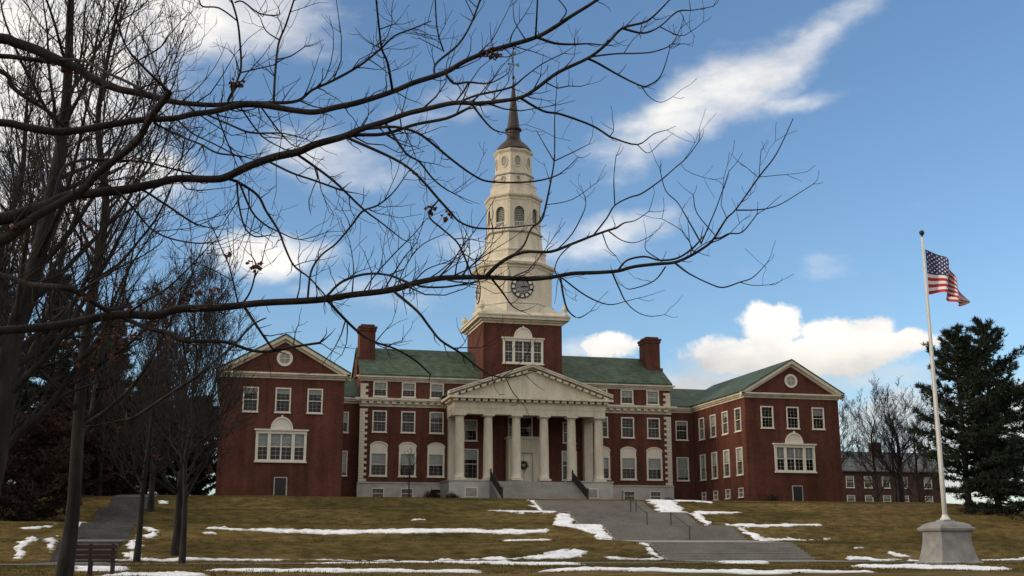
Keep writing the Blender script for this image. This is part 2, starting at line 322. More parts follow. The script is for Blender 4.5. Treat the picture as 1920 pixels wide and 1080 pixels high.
# ------------------------------------------------------------------ library
BZ = 6.25
lib = thing('library_building', (XC, 123.3, BZ), 'long red brick library with white clock tower, columned portico and two gabled wings', 'building')
def wall(name, loc, rotz, L, z0, z1, holes, m, depth=.28, parent=lib):
    """wall in local coordinates: x along it, -y outward, with openings cut through"""
    us = sorted(set([0, L] + [h[0] for h in holes] + [h[1] for h in holes])); vs = sorted(set([z0, z1] + [h[2] for h in holes] + [h[3] for h in holes]))
    mb = MB()
    for a, b in zip(us, us[1:]):
        for c, d in zip(vs, vs[1:]):
            cu, cv = (a + b) / 2, (c + d) / 2
            if any(h[0] < cu < h[1] and h[2] < cv < h[3] for h in holes): continue
            mb.face([(a, 0, c), (b, 0, c), (b, 0, d), (a, 0, d)])
    for (a, b, c, d) in holes:
        mb.face([(a, 0, c), (a, 0, d), (a, depth, d), (a, depth, c)]); mb.face([(b, 0, c), (b, depth, c), (b, depth, d), (b, 0, d)])
        mb.face([(a, 0, c), (a, depth, c), (b, depth, c), (b, 0, c)]); mb.face([(a, 0, d), (b, 0, d), (b, depth, d), (a, depth, d)])
    return mb.obj(name, m, parent, loc=(loc[0], loc[1], 0), rotz=rotz)
CACHE = {}; WR = random.Random(8)
def window(w, h, pos, rotz, style='plain', blind=0.0, parent=lib, label=None, cas=.13):
    """pos = middle of the sill line; local x along the wall, -y outward, z up"""
    if blind == 0.0 and h > 1.7: blind = WR.choice((0, 0, 0, .22, .35, .5))
    key = (round(w, 2), round(h, 2), style, round(blind, 2))
    if key not in CACHE:
        t = cas; mb = MB()
        mb.box(-w/2, -w/2 + t, -.07, .1, 0, h); mb.box(w/2 - t, w/2, -.07, .1, 0, h)
        mb.box(-w/2 + t, w/2 - t, -.07, .1, h - t, h); mb.box(-w/2 + t, w/2 - t, -.07, .1, 0, t * .6)
        c = {'casing': mb.me('window', M['frame'])}
        mb = MB(); mb.box(-w/2 - .07, w/2 + .07, -.14, -.003, -.11, -.003); c['sill'] = mb.me('sill', M['frame'])
        mb = MB(); a = w/2 - t; b0 = t * .6; b1 = h - t
        mb.box(-a, a, .02, .075, (b0 + b1)/2 - .035, (b0 + b1)/2 + .035)
        for k in (-1, 1): mb.box(k * a / 3 - .005, k * a / 3 + .005, .03, .06, b0, b1)
        for k in range(1, 6):
            if k != 3: zz = b0 + (b1 - b0) * k / 6; mb.box(-a, a, .031, .059, zz - .005, zz + .005)
        c['sash'] = mb.me('sash', M['frame'])
        mb = MB(); mb.face([(-a, .065, b0), (a, .065, b0), (a, .065, b1), (-a, .065, b1)]); c['pane'] = mb.me('pane', M['glass'])
        if blind: mb = MB(); mb.box(-a, a, .14, .15, b1 - (b1 - b0) * blind, b1); c['blind'] = mb.me('blind', M['blind'])
        if style == 'hood':
            mb = MB(); n = 14; arc = [(w/2 * math.cos(math.pi * i / n) * .98, 0, h + .55 + .52 * math.sin(math.pi * i / n)) for i in range(n + 1)]
            mb.prism([(w/2 * .98, -.05, h + .003)] + [(p[0], -.05, p[2]) for p in arc] + [(-w/2 * .98, -.05, h + .003)], (0, .047, 0))
            c['hood'] = mb.me('hood', M['frame'])
            mb = MB(); n = 14
            for i in range(n):
                p, q = arc[i], arc[i + 1]
                mb.prism([(p[0]*1.06, -.13, p[2] + .04), (q[0]*1.06, -.13, q[2] + .04), (q[0], -.13, q[2] - .07), (p[0], -.13, p[2] - .07)], (0, .078, 0))
            c['hood_moulding'] = mb.me('hood_moulding', M['frame'])
        CACHE[key] = c
    c = CACHE[key]
    o = obj('window', c['casing'], parent, pos, rotz)
    for k, me in c.items():
        if k != 'casing': q = obj(k, me); q.parent = o
    return o
def palladian(pos, w, h, ar, parent=lib, blind=.5):
    key = ('pal', w, h, ar, blind)
    if key not in CACHE:
        c = {}; mb = MB(); H = h - .42
        mb.box(-w/2, w/2, -.12, .1, 0, .16)
        for x, t in ((-w/2 + .12, .24), (w/2 - .12, .24), (-w*.235, .30), (w*.235, .30)): mb.box(x - t/2, x + t/2, -.1, .1, .16, H)
        c['casing'] = mb.me('window', M['frame'])
        mb = MB(); mb.box(-w/2 - .03, w/2 + .03, -.14, .1, H, h - .14); mb.box(-w/2 - .16, w/2 + .16, -.28, .1, h - .14, h); c['entablature'] = mb.me('entablature', M['frame'])
        mb = MB(); mb.box(-w/2 - .08, w/2 + .08, -.22, -.003, -.13, 0); c['sill'] = mb.me('sill', M['frame'])
        n = 18; mb = MB(); arc = [(ar * math.cos(math.pi * i / n), ar * 1.14 * math.sin(math.pi * i / n)) for i in range(n + 1)]
        mb.prism([(x, -.06, h + .003 + z) for x, z in arc], (0, .057, 0)); c['fanlight'] = mb.me('fanlight', M['frame'])
        mb = MB()
        for (p, q) in zip(arc, arc[1:]):
            mb.prism([(p[0], -.14, h + p[1]), (q[0], -.14, h + q[1]), (q[0]*.88, -.14, h + q[1]*.88), (p[0]*.88, -.14, h + p[1]*.88)], (0, .079, 0))
        mb.box(-.09, .09, -.2, -.06, h + ar * 1.14 - .2, h + ar * 1.14 + .12); c['archivolt'] = mb.me('archivolt', M['frame'])
        mb = MB(); ins = [(-w/2 + .24, -w*.235 - .15), (-w*.235 + .15, w*.235 - .15), (w*.235 + .15, w/2 - .24)]
        for i, (a, b) in enumerate(ins):
            zm = (.16 + H)/2; mb.box(a, b, .02, .08, zm - .04, zm + .04)
            ks = [a + (b - a) / 2] if i != 1 else [a + (b - a) * k / 4 for k in (1, 2, 3)]
            for k in ks: t = .07 if (i == 1 and abs(k) < .01) else .008; mb.box(k - t, k + t, .03, .075, .16, H)
            for q in range(1, 6):
                if q != 3: zz = .16 + (H - .16) * q / 6; mb.box(a, b, .031, .07, zz - .008, zz + .008)
        c['sash'] = mb.me('sash', M['frame'])
        mb = MB()
        for a, b in ins: mb.face([(a, .085, .16), (b, .085, .16), (b, .085, H), (a, .085, H)])
        c['pane'] = mb.me('pane', M['glass'])
        if blind:
            mb = MB()
            for a, b in ins: mb.box(a, b, .16, .17, H - (H - .16) * blind, H)
            c['blind'] = mb.me('blind', M['blind'])
        CACHE[key] = c
    c = CACHE[key]; o = obj('window', c['casing'], parent, pos); o['label'] = 'triple window under a blind white fanlight'
    for k, me in c.items():
        if k != 'casing': q = obj(k, me); q.parent = o
    return o
def hole(w, h, uc, z): return (uc - w/2 + .06, uc + w/2 - .06, z + .04, z + h - .06)

# --- main block
MX0, MX1, MY, MYB = XC - 17.7, XC + 17.7, 123.3, 133.9
BAYS = [-15.6, -12.5, -9.4, 9.4, 12.5, 15.6]
POR = [-5.6, 5.6]                                    # bays under the portico
hs = []; hb = []
def put(lst, w, h, xc, z, y, style='plain', blind=0.0, x0=0, cas=.13):
    lst.append(hole(w, h, xc - x0, z)); return window(w, h, (xc, y, z), 0, style, blind, cas=cas)
for i, b in enumerate(BAYS):
    put(hs, 1.52, 1.62, XC + b, 17.55, MY, blind=(.45, .5, .55, .3, .5, .85)[i], x0=MX0)
    put(hs, 1.55, 2.3, XC + b, 13.72, MY, blind=(0, 0, .25, 0, 0, 0)[i], x0=MX0)
    put(hs, 1.88, 2.55, XC + b, 9.05, MY, 'hood', (.55, .5, .5, .52, .5, .55)[i], x0=MX0, cas=.2)
    put(hb, 1.3, 1.05, XC + b, 6.72, MY - .12, x0=MX0, cas=.08)
for b in POR:
    put(hs, 1.5, 2.3, XC + b, 13.0, MY, x0=MX0); put(hs, 1.75, 3.2, XC + b, 8.9, MY, blind=.35, x0=MX0)
put(hs, 2.8, 2.4, XC, 13.35, MY, x0=MX0)
wall('front_wall', (MX0, MY), 0, MX1 - MX0, 8.35, 19.4, hs, M['brick'])
wall('foundation', (MX0 - .12, MY - .12), 0, MX1 - MX0 + .24, 5.6, 8.35, [(a + .12, b + .12, c, d) for a, b, c, d in hb], M['stone'])
wall('foundation', (MX0 - .12, MYB), R(-90), MYB - MY + .12, 5.6, 8.35, [], M['stone'])
wall('foundation', (MX1 + .12, MY - .12), R(90), MYB - MY + .12, 5.6, 8.35, [], M['stone'])
wall('side_wall', (MX0, MYB), R(-90), MYB - MY, 8.35, 19.4, [], M['brick'])
wall('side_wall', (MX1, MY), R(90), MYB - MY, 8.35, 19.4, [], M['brick'])
wall('back_wall', (MX1, MYB), R(180), MX1 - MX0, 5.6, 19.4, [], M['brick'])
mb = MB(); mb.box(MX0 - .14, MX1 + .14, MY - .2, MY - .002, 8.28, 8.42); mb.obj('water_table', M['stone'], lib)
mb = MB(); mb.box(MX0 + .3, MX1 - .3, MY + 2.6, MY + 2.7, 5.7, 19.3)
for z in (8.2, 12.7, 17.0): mb.box(MX0 + .05, MX1 - .05, MY + .3, MY + 2.6, z, z + .2)
mb.obj('interior_partition', M['room'], lib)
# slate roof with gable ends
RZ = 23.55; RY = (MY + MYB) / 2; EZ = 19.75
def gable_roof_x(x0, x1, y0, y1, ez, rz, ov, m, name='roof', th=.16):
    mb = MB(); ym = (y0 + y1) / 2; sl = (rz - ez) / (ym - y0 + ov)
    for s in (-1, 1):
        ye = ym + s * ((y1 - y0) / 2 + ov)
        a = [(x0, ye, ez), (x1, ye, ez), (x1, ym, rz), (x0, ym, rz)]
        mb.prism(a, (0, 0, th))
    return mb.obj(name, m, lib)
gable_roof_x(MX0 - .15, MX1 + .15, MY, MYB, EZ, RZ, .55, M['slate'])
for x, s in ((MX0, -1), (MX1, 1)):
    mb = MB(); mb.prism([(x, MY, 19.4), (x, MYB, 19.4), (x, RY, RZ - .05)], (-.3 * s, 0, 0)); mb.obj('gable_end', M['brick'], lib)
def cornice(name, x0, x1, y, steps, parent=lib, m=None, ends=True):
    """stacked bands on a wall facing -Y; steps = (z0, z1, projection)"""
    mb = MB()
    for z0, z1, p in steps: mb.box(x0 - (p if ends else 0), x1 + (p if ends else 0), y - p, y - .002, z0, z1)
    return mb.obj(name, m or M['trim'], parent)
cornice('eave_cornice', MX0, MX1, MY, [(19.2, 19.4, .1), (19.4, 19.58, .3), (19.58, 19.75, .52)])
cornice('string_cornice', MX0, MX1, MY, [(16.45, 16.72, .08), (16.72, 16.98, .16), (16.98, 17.12, .5), (17.12, 17.34, .62)])
mod = MB(); mod.box(-.22, .22, -.42, -.16, 0, .24); MODM = mod.me('modillion', M['trim'])
x = MX0 + .3
while x < MX1:
    if not XC - 8.9 < x < XC + 8.9: obj('modillion', MODM, lib, (x, MY, 16.735))
    x += .82
QA = MB(); QA.box(-.42, .42, -.055, -.002, 0, .29); QAM = QA.me('quoin', M['trim'])
QB = MB(); QB.box(-.28, .28, -.055, -.002, 0, .29); QBM = QB.me('quoin', M['trim'])
for s, xe in ((1, MX0), (-1, MX1)):
    for z0, z1 in ((8.46, 16.4), (17.38, 19.1)):
        k = 0; z = z0
        while z + .28 < z1:
            w = .42 if k % 2 == 0 else .28
            obj('quoin', QAM if k % 2 == 0 else QBM, lib, (xe + s * (w - .03), MY, z)); z += .31; k += 1
# chimneys
for x0, x1 in ((MX0 + .02, MX0 + 1.75), (MX1 - 1.75, MX1 - .02)):
    mb = MB(); y0, y1 = RY - 2.6, RY - .3
    mb.box(x0, x1, y0, y1, 20.2, 25.4); mb.box(x0 - .25 if x0 < XC else x0, x1 if x0 < XC else x1 + .25, y0 - .2, y1 + .2, 20.1, 22.2)
    ch = mb.obj('chimney', M['brick'], lib)
    mb = MB(); mb.box(x0 - .1, x1 + .1, y0 - .1, y1 + .1, 25.2, 25.5); mb.box(x0 - .18, x1 + .18, y0 - .18, y1 + .18, 25.5, 25.7); mb.box(x0 + .1, x1 - .1, y0 + .1, y1 - .1, 25.7, 25.95); c = mb.obj('chimney_cap', M['brick']); attach(c, ch)

# --- wings and connectors
def wing(x0, x1, yf, yb, inner, conn):
    """inner: +1 when the inner side faces -X (right wing), -1 for the left wing"""
    xm = (x0 + x1) / 2; ho = []
    for b in (-2.93, 0, 2.93): put(ho, 1.42, 2.28, xm + b, 13.82, yf, x0=x0, blind=0)
    ho.append((xm - x0 - 2.15, xm - x0 + 2.15, 9.4, 11.85)); palladian((xm, yf, 9.32), 4.6, 2.92, 1.02)
    wall('wing_front_wall', (x0, yf), 0, x1 - x0, 5.5, 17.3, ho, M['brick'])
    hi = []; L = yb - yf
    if inner > 0:
        for i, d in enumerate((1.8, 5.1, 8.35, 11.6)):
            y = yf + d; u = yb - y
            for z, h, bl in ((13.6, 2.45, 0), (9.05, 2.85, .45)):
                hi.append(hole(1.55, h, u, z)); window(1.55, h, (x0, y, z), R(-90), blind=bl)
            hi.append(hole(1.2, .95, u, 6.75)); window(1.2, .95, (x0, y, 6.75), R(-90), cas=.08)
        wall('wing_side_wall', (x0, yb), R(-90), L, 5.5, 17.3, hi, M['brick'])
        wall('wing_side_wall', (x1, yf), R(90), L, 5.5, 17.3, [], M['brick'])
    else:
        for i, d in enumerate((3.6, 6.9, 10.2, 13.5)):
            y = yf + d
            for z, h in ((13.6, 2.45), (9.05, 2.85)):
                hi.append(hole(1.55, h, d, z)); window(1.55, h, (x1, y, z), R(90))
        wall('wing_side_wall', (x1, yf), R(90), L, 5.5, 17.3, hi, M['brick'])
        wall('wing_side_wall', (x0, yb), R(-90), L, 5.5, 17.3, [], M['brick'])
    wall('wing_back_wall', (x1, yb), R(180), x1 - x0, 5.5, 17.3, [], M['brick'])
    mb = MB(); mb.box(x0 + 2.4, x1 - 2.4, yf + 3, yb - 1, 5.6, 17.2); mb.box(x0 + .05, x1 - .05, yf + .3, yb - .1, 12.5, 12.7); mb.obj('interior_core', M['room'], lib)
    # roof, ridge running back
    ov = .55; ez, rz = 17.5, 21.0; yr0, yr1 = yf - .55, yb
    mb = MB()
    for s in (-1, 1):
        xe = xm + s * ((x1 - x0) / 2 + ov); mb.prism([(xe, yr0, ez), (xe, yr1, ez), (xm, yr1, rz), (xm, yr0, rz)], (0, 0, .14))
    mb.obj('wing_roof', M['slate'], lib)
    for y, d in ((yf, .3), (yb, -.3)):
        mb = MB(); mb.prism([(x0, y, 17.3), (x1, y, 17.3), (x1, y, 17.75), (xm, y, rz - .06), (x0, y, 17.75)], (0, d, 0)); mb.obj('wing_gable', M['brick'], lib)
    cornice('wing_cornice', x0, x1, yf, [(16.95, 17.15, .1), (17.15, 17.3, .3), (17.3, 17.46, .5)])
    for s in (-1, 1):                                  # raking cornices
        xe = xm + s * ((x1 - x0) / 2 + ov); mb = MB()
        for dz0, dz1, p in ((-.62, -.34, .2), (-.34, -.01, .5)):
            mb.prism([(xe, yf - p, ez + dz0), (xm, yf - p, rz + dz0), (xm, yf - p, rz + dz1), (xe, yf - p, ez + dz1)], (0, p - .004, 0))
        mb.obj('raking_cornice', M['trim'], lib)
        xs = x0 if s < 0 else x1; mb = MB()
        for z0, z1, p in ((16.95, 17.15, .1), (17.15, 17.3, .28), (17.3, 17.46, .46)):
            if s < 0: mb.box(xs - p, xs - .003, yf - .002, yb, z0, z1)
            else: mb.box(xs + .003, xs + p, yf - .002, yb, z0, z1)
        mb.obj('side_cornice', M['trim'], lib)
    # round window in the gable
    n = 20; mb = MB()
    for i in range(n):
        a, b = 2*math.pi*i/n, 2*math.pi*(i+1)/n
        mb.prism([(xm + r*math.cos(q), yf - .08, 18.85 + r*math.sin(q)) for r, q in ((.74, a), (.74, b), (.5, b), (.5, a))], (0, .078, 0))
    ow = mb.obj('round_window', M['frame'], lib)
    mb = MB(); mb.face([(xm + .5*math.cos(2*math.pi*i/n), yf - .02, 18.85 + .5*math.sin(2*math.pi*i/n)) for i in range(n)]); attach(mb.obj('pane', M['louver']), ow)
    mb = MB(); mb.box(xm - .02, xm + .02, yf - .06, yf - .03, 18.36, 19.34); mb.box(xm - .49, xm + .49, yf - .061, yf - .031, 18.83, 18.87); attach(mb.obj('muntin', M['frame']), ow)
    # basement door
    mb = MB(); d0 = xm + .1
    mb.box(d0 - .6, d0 + .6, yf - .05, yf - .002, 5.8, 7.9); door = mb.obj('basement_door', M['stone'], lib)
    mb = MB(); mb.box(d0 - .5, d0 + .5, yf - .07, yf - .052, 5.8, 7.82); attach(mb.obj('door_leaf', M['iron']), door)
    # connector
    c0, c1, cy = conn; ho = []
    wc = c0 + 1.8 if inner > 0 else c1 - 1.8
    for z, h, bl in ((13.72, 2.2, 0), (9.1, 2.65, .9)): put(ho, 1.5, h, wc, z, cy, x0=c0, blind=bl)
    wall('connector_wall', (c0, cy), 0, c1 - c0, 5.5, 17.1, ho, M['brick'])
    mb = MB(); mb.box(c0 + .05, c1 - .05, cy + 2.5, cy + 2.6, 5.6, 17.0); mb.box(c0 + .05, c1 - .05, cy + .3, cy + 2.5, 12.6, 12.8); mb.obj('interior_partition', M['room'], lib)
    cornice('connector_cornice', c0 + .01, c1 - .01, cy, [(16.85, 17.1, .1), (17.1, 17.3, .3), (17.3, 17.45, .45)], ends=False)
    mb = MB(); r = (c1 + 5) if inner > 0 else c1 - .02; l = c0 + .02 if inner > 0 else c0 - 5
    mb.prism([(l, cy - .5, 17.46), (r, cy - .5, 17.46), (r, cy + 5.4, 20.3), (l, cy + 5.4, 20.3)], (0, 0, .14)); mb.obj('connector_roof', M['slate'], lib)
wing(51.7, 62.45, 110.5, 131.0, 1, (MX1 + .02, 51.68, 124.6))
wing(-1.4, 9.85, 108.0, 131.0, -1, (9.87, MX0 - .02, 124.6))

# --- portico
PY0 = 119.0; CX = [XC + (i - 2.5) * 3.06 for i in range(6)]
mb = MB(); mb.box(CX[0] - 1.25, SX0 + .3, 118.1, MY - .13, 5.6, 8.38); mb.box(SX1 - .3, CX[5] + 1.25, 118.1, MY - .13, 5.6, 8.38); mb.box(SX0 + .3, SX1 - .3, 118.15, MY - .13, 5.6, 8.37)
pod = mb.obj('podium', M['stone'], lib)
mb = MB(); mb.box(CX[0] - 1.33, SX0 + .3, 118.02, MY - .14, 8.38, 8.5); mb.box(SX1 - .3, CX[5] + 1.33, 118.02, MY - .14, 8.38, 8.5); attach(mb.obj('podium_coping', M['stone']), pod)
for xx in (CX[0] + 1.1, CX[5] - 1.1):
    mb = MB(); mb.box(xx - .7, xx + .7, 118.06, 118.098, 6.7, 7.75); wq = mb.obj('basement_window', M['frame'], lib)
    mb = MB(); mb.box(xx - .58, xx + .58, 118.04, 118.058, 6.8, 7.65); attach(mb.obj('pane', M['louver']), wq)
mb = MB(); n = 13
for k in range(n):
    z1 = 6.22 + (8.37 - 6.22) * (k + 1) / n; y = 113.3 + (118.1 - 113.3) * k / n
    mb.box(SX0 + .3, SX1 - .3, y, 118.14, z1 - .2 if k else 5.8, z1)
mb.obj('portico_steps', M['concrete'], lib)
col = MB(); prof = [(.53, .0)]
for i in range(13):
    t = i / 12; prof.append((.53 - .09 * t ** 1.6, t * 6.2))
col.lathe(prof, seg=28, cap=False); COLM = col.me('column', M['trim'], True)
cb = MB(); cb.box(-.64, .64, -.64, .64, -.30, -.14); BASEA = cb.me('plinth_block', M['trim'])
cb = MB(); cb.lathe([(.61, -.14), (.63, -.07), (.59, 0), (.54, .05)], seg=28); BASEB = cb.me('base_moulding', M['trim'], True)
cb = MB(); cb.lathe([(.44, 6.2), (.485, 6.24), (.455, 6.28), (.57, 6.42)], seg=28, cap=False); cb.box(-.62, .62, -.62, .62, 6.42, 6.58); CAPM = cb.me('capital', M['trim'])
def column(x, y):
    o = obj('column', COLM, lib, (x, y, 8.8))
    for nm, me in (('plinth_block', BASEA), ('base_moulding', BASEB), ('capital', CAPM)): q = obj(nm, me); q.parent = o
for x in CX: column(x, PY0)
for x in (CX[0], CX[5]):                               # square pilasters against the wall
    mb = MB(); mb.box(x - .5, x + .5, MY - .75, MY - .005, 8.5, 15.2); p = mb.obj('pilaster', M['trim'], lib)
    mb = MB(); mb.box(x - .58, x + .58, MY - .83, MY - .01, 15.2, 15.38); attach(mb.obj('pilaster_cap', M['trim']), p)
EX0, EX1 = CX[0] - .62, CX[5] + .62
mb = MB(); mb.box(EX0, EX1, PY0 - .55, PY0 + .55, 15.39, 16.0); mb.box(EX0 - .04, EX1 + .04, PY0 - .59, PY0 + .59, 16.0, 16.62)
for a, b in ((EX0, EX0 + 1.1), (EX1 - 1.1, EX1)): mb.box(a, b, PY0 + .55, MY - .01, 15.391, 16.0); mb.box(a - .038, b + .038, PY0 + .59, MY - .01, 16.0, 16.619)
mb.obj('entablature', M['trim'], lib)
mb = MB(); mb.box(EX0 + 1.0, EX1 - 1.0, PY0 + .5, MY - .02, 16.3, 16.5); mb.obj('portico_ceiling', M['trim'], lib)
PX0, PX1, PF = EX0 - .75, EX1 + .75, PY0 - 1.3
mb = MB(); mb.box(EX0 - .14, EX1 + .14, PY0 - .69, MY - .02, 16.62, 16.72); mb.box(PX0, PX1, PF, MY - .62, 16.98, 17.22); mb.obj('portico_cornice', M['trim'], lib)
pm = MB(); pm.box(-.27, .27, -.34, 0, 0, .255); PMOD = pm.me('modillion', M['trim'])
x = EX0
while x <= EX1 + .01: obj('modillion', PMOD, lib, (x, PY0 - .69, 16.723)); x += (EX1 - EX0) / 21
for xs, rz in ((EX0 - .14, R(-90)), (EX1 + .14, R(90))):
    for k in range(4): obj('modillion', PMOD, lib, (xs, PY0 - .1 + k * .85, 16.723), rz)
AZ = 20.75; TX = (PX1 - PX0) / 2
mb = MB(); mb.prism([(PX0 + .8, PY0 - .6, 17.22), (PX1 - .8, PY0 - .6, 17.22), (XC, PY0 - .6, AZ - .55)], (0, .4, 0)); mb.obj('tympanum', M['trim'], lib)
for s in (-1, 1):
    xe = XC + s * TX; mb = MB()
    for d0, d1, p in ((-.42, -.22, .78), (-.22, .0, .1), (.0, .12, .0)):
        mb.prism([(xe, PF + p, 17.62 + d0), (XC, PF + p, AZ + d0), (XC, PF + p, AZ + d1), (xe, PF + p, 17.62 + d1)], (0, 1.2 - p, 0))
    mb.obj('raking_cornice', M['trim'], lib)
    sl = (AZ - 17.62) / TX
    for k in range(1, 12):
        t = k / 12; x = xe - s * TX * t; z = 17.62 + (AZ - 17.62) * t - .64
        mb = MB(); mb.prism([(x - .26, PF + .20, z - .26 * sl * -s), (x + .26, PF + .20, z + .26 * sl * -s), (x + .26, PF + .20, z + .22 + .26 * sl * -s), (x - .26, PF + .20, z + .22 - .26 * sl * -s)], (0, .50, 0))
        mb.obj('modillion', M['trim'], lib)
    mb = MB(); mb.prism([(xe, PF + 1.2, 17.5), (XC, PF + 1.2, AZ - .12), (XC, 126, AZ - .12), (xe, 126, 17.5)], (0, 0, .16)); mb.obj('portico_roof', M['slate'], lib)
# entrance vestibule with its door
VX, VY = XC + .1, 122.0
mb = MB(); mb.box(VX - 1.75, VX - 1.0, VY, MY - .01, 8.37, 13.2); mb.box(VX + 1.0, VX + 1.75, VY, MY - .01, 8.37, 13.2); mb.box(VX - 1.0, VX + 1.0, VY, MY - .01, 11.7, 13.2); mb.box(VX - 1.9, VX + 1.9, VY - .15, MY - .012, 13.2, 13.45)
mb.obj('door_surround', M['trim'], lib)
mb = MB(); mb.box(VX - 1.0, VX + 1.0, VY + .3, VY + .36, 8.37, 11.7); dr = mb.obj('entrance_door', M['frame'], lib)
mb = MB()
for s in (-1, 1):
    for z0, z1 in ((8.6, 9.6), (9.75, 10.6), (10.75, 11.5)): mb.box(VX + s*.5 - .36, VX + s*.5 + .36, VY + .27, VY + .298, z0, z1)
attach(mb.obj('door_panel', M['frame']), dr)
mb = MB(); mb.box(VX - .012, VX + .012, VY + .28, VY + .299, 8.4, 11.68); mb.box(VX + .08, VX + .12, VY + .2, VY + .26, 9.5, 9.8); attach(mb.obj('handle', M['iron']), dr)
rng = random.Random(3); mb = MB()
for i in range(260):
    a = rng.uniform(0, 6.283); rr = .34 + rng.gauss(0, .06); c = Vector((VX + rr*math.cos(a), VY + .1 + rng.uniform(-.03, .12), 10.35 + rr*math.sin(a)))
    d = Vector((rng.gauss(0,1), rng.gauss(0,.6), rng.gauss(0,1))).normalized(); e = d.cross(Vector((0,1,.3))).normalized()
    mb.face([c - e*.035, c + e*.035, c + d*.2])
tag(mb.obj('wreath', M['wreath']), 'round green wreath hanging on the white entrance door', 'wreath')
# --- tower
TY = 126.5; TH = 4.5; TC = (XC, TY)
P8 = R(22.5)
ho = [(TH - 2.15, TH + 2.15, 21.6, 24.0)]; palladian((XC, TY - TH, 21.5), 4.6, 2.9, 1.05, blind=0)
for (lx, ly, rz, hh) in ((XC - TH, TY - TH, 0, ho), (XC - TH, TY + TH, R(-90), []), (XC + TH, TY - TH, R(90), []), (XC + TH, TY + TH, R(180), [])):
    wall('tower_wall', (lx, ly), rz, 2 * TH, 17.5, 26.0, hh, M['brick'])
mb = MB(); mb.box(XC - 4, XC + 4, TY - 1.5, TY - 1.4, 18, 26); mb.obj('interior_partition', M['room'], lib)
def sq(mb, h, z0, z1, c=TC): mb.box(c[0] - h, c[0] + h, c[1] - h, c[1] + h, z0, z1)
mb = MB(); sq(mb, TH + .12, 25.95, 26.2); sq(mb, TH + .35, 26.2, 26.42); sq(mb, TH + .75, 26.42, 26.75); sq(mb, TH + .85, 26.75, 26.9); mb.obj('tower_cornice', M['trim'], lib)
mb = MB(); mb.lathe([(5.2 * 1.4142, 26.9), (4.9 * 1.36, 27.15), (4.75, 28.3)], TC, 4, R(45)); mb.obj('tower_skirt', M['trim'], lib)
def oct_stage(name, prof, m='trim', parent=lib):
    mb = MB(); mb.lathe([(r, z) for r, z in prof], TC, 8, P8); return mb.obj(name, M[m], parent)
oct_stage('clock_stage', [(4.85, 26.95), (4.85, 28.2), (4.66, 28.32), (4.66, 28.55), (4.5, 28.6), (4.5, 32.55), (4.62, 32.6), (4.62, 32.8), (4.95, 32.95), (5.0, 33.2), (4.3, 33.55), (4.0, 33.9), (3.85, 33.95)])
oct_stage('base_band', [(4.72, 28.3), (4.72, 28.42), (4.6, 28.44)], 'louver')
oct_stage('attic_stage', [(3.82, 33.9), (3.82, 34.75), (3.92, 34.8), (3.92, 34.95), (3.6, 35.05), (3.42, 35.9), (3.3, 36.9), (3.28, 37.1)])
oct_stage('attic_band', [(3.46, 37.05), (3.52, 37.15), (3.3, 37.28)], 'louver')
# corner urns
urn = MB(); urn.lathe([(.42, 0), (.42, .3), (.2, .36), (.16, .5), (.36, .7), (.42, .95), (.3, 1.15), (.14, 1.22), (.16, 1.35), (.02, 1.55)], seg=14); URNM = urn.me('urn', M['trim'], True)
for sx in (-1, 1):
    for sy in (-1, 1): obj('urn', URNM, lib, (XC + sx * 4.8, TY + sy * 4.8, 26.9))
# belfry: eight panels with arched openings
RB = 3.2; AP = RB * math.cos(P8); FW = 2 * RB * math.sin(P8)
def arch_panel(w, z0, z1, ow, oz, spring, th=.22):
    mb = MB(); n = 12; hw = ow / 2
    mb.box(-w/2, -hw, 0, th, z0, z1); mb.box(hw, w/2, 0, th, z0, z1); mb.box(-hw, hw, 0, th, z0, oz)
    arc = [(hw * math.cos(math.pi * i / n), spring + hw * math.sin(math.pi * i / n)) for i in range(n + 1)]
    for p, q in zip(arc, arc[1:]):
        mb.face([(p[0], 0, p[1]), (p[0], 0, z1), (q[0], 0, z1), (q[0], 0, q[1])]); mb.face([(p[0], 0, p[1]), (q[0], 0, q[1]), (q[0], th, q[1]), (p[0], th, p[1])])
    mb.face([(-hw, 0, z1), (hw, 0, z1), (hw, th, z1), (-hw, th, z1)])
    return mb.me('belfry_panel', M['trim'])
BP = arch_panel(FW, 37.25, 41.05, 1.18, 37.7, 39.6)
mb = MB()
for k in range(9): mb.box(-.6, .6, .3, .42, 38.3 + k * .21, 38.42 + k * .21)
mb.box(-.62, .62, .45, .5, 37.6, 40.4); LVM = mb.me('louver', M['louver'])
mb = MB(); mb.box(-.59, .59, .02, .1, 38.28, 38.36); mb.box(-.59, .59, .02, .1, 37.7, 37.78)
for k in range(7): mb.box(-.54 + k*.18 - .03, -.54 + k*.18 + .03, .035, .085, 37.78, 38.28)
BAM = mb.me('balustrade', M['frame'])
mb = MB(); mb.box(-.14, .14, -.06, -.002, 37.25, 40.7); mb.box(-.19, .19, -.1, -.002, 40.7, 40.9); PIM = mb.me('corner_pilaster', M['trim'])
for k in range(8):
    a = k * math.pi / 4; rz = a + math.pi / 2                     # outward direction angle a
    pos = (XC + AP * math.cos(a), TY + AP * math.sin(a), 0)
    o = obj('belfry_panel', BP, lib, pos, rz)
    for nm, me in (('louver', LVM), ('balustrade', BAM)): q = obj(nm, me); q.parent = o
    a2 = a + math.pi / 8; obj('corner_pilaster', PIM, lib, (XC + (RB - .04) * math.cos(a2), TY + (RB - .04) * math.sin(a2), 0), a2 + math.pi / 2)
oct_stage('belfry_cornice', [(3.24, 40.95), (3.3, 41.1), (3.3, 41.25), (3.5, 41.4), (3.56, 41.6), (3.1, 41.75)])
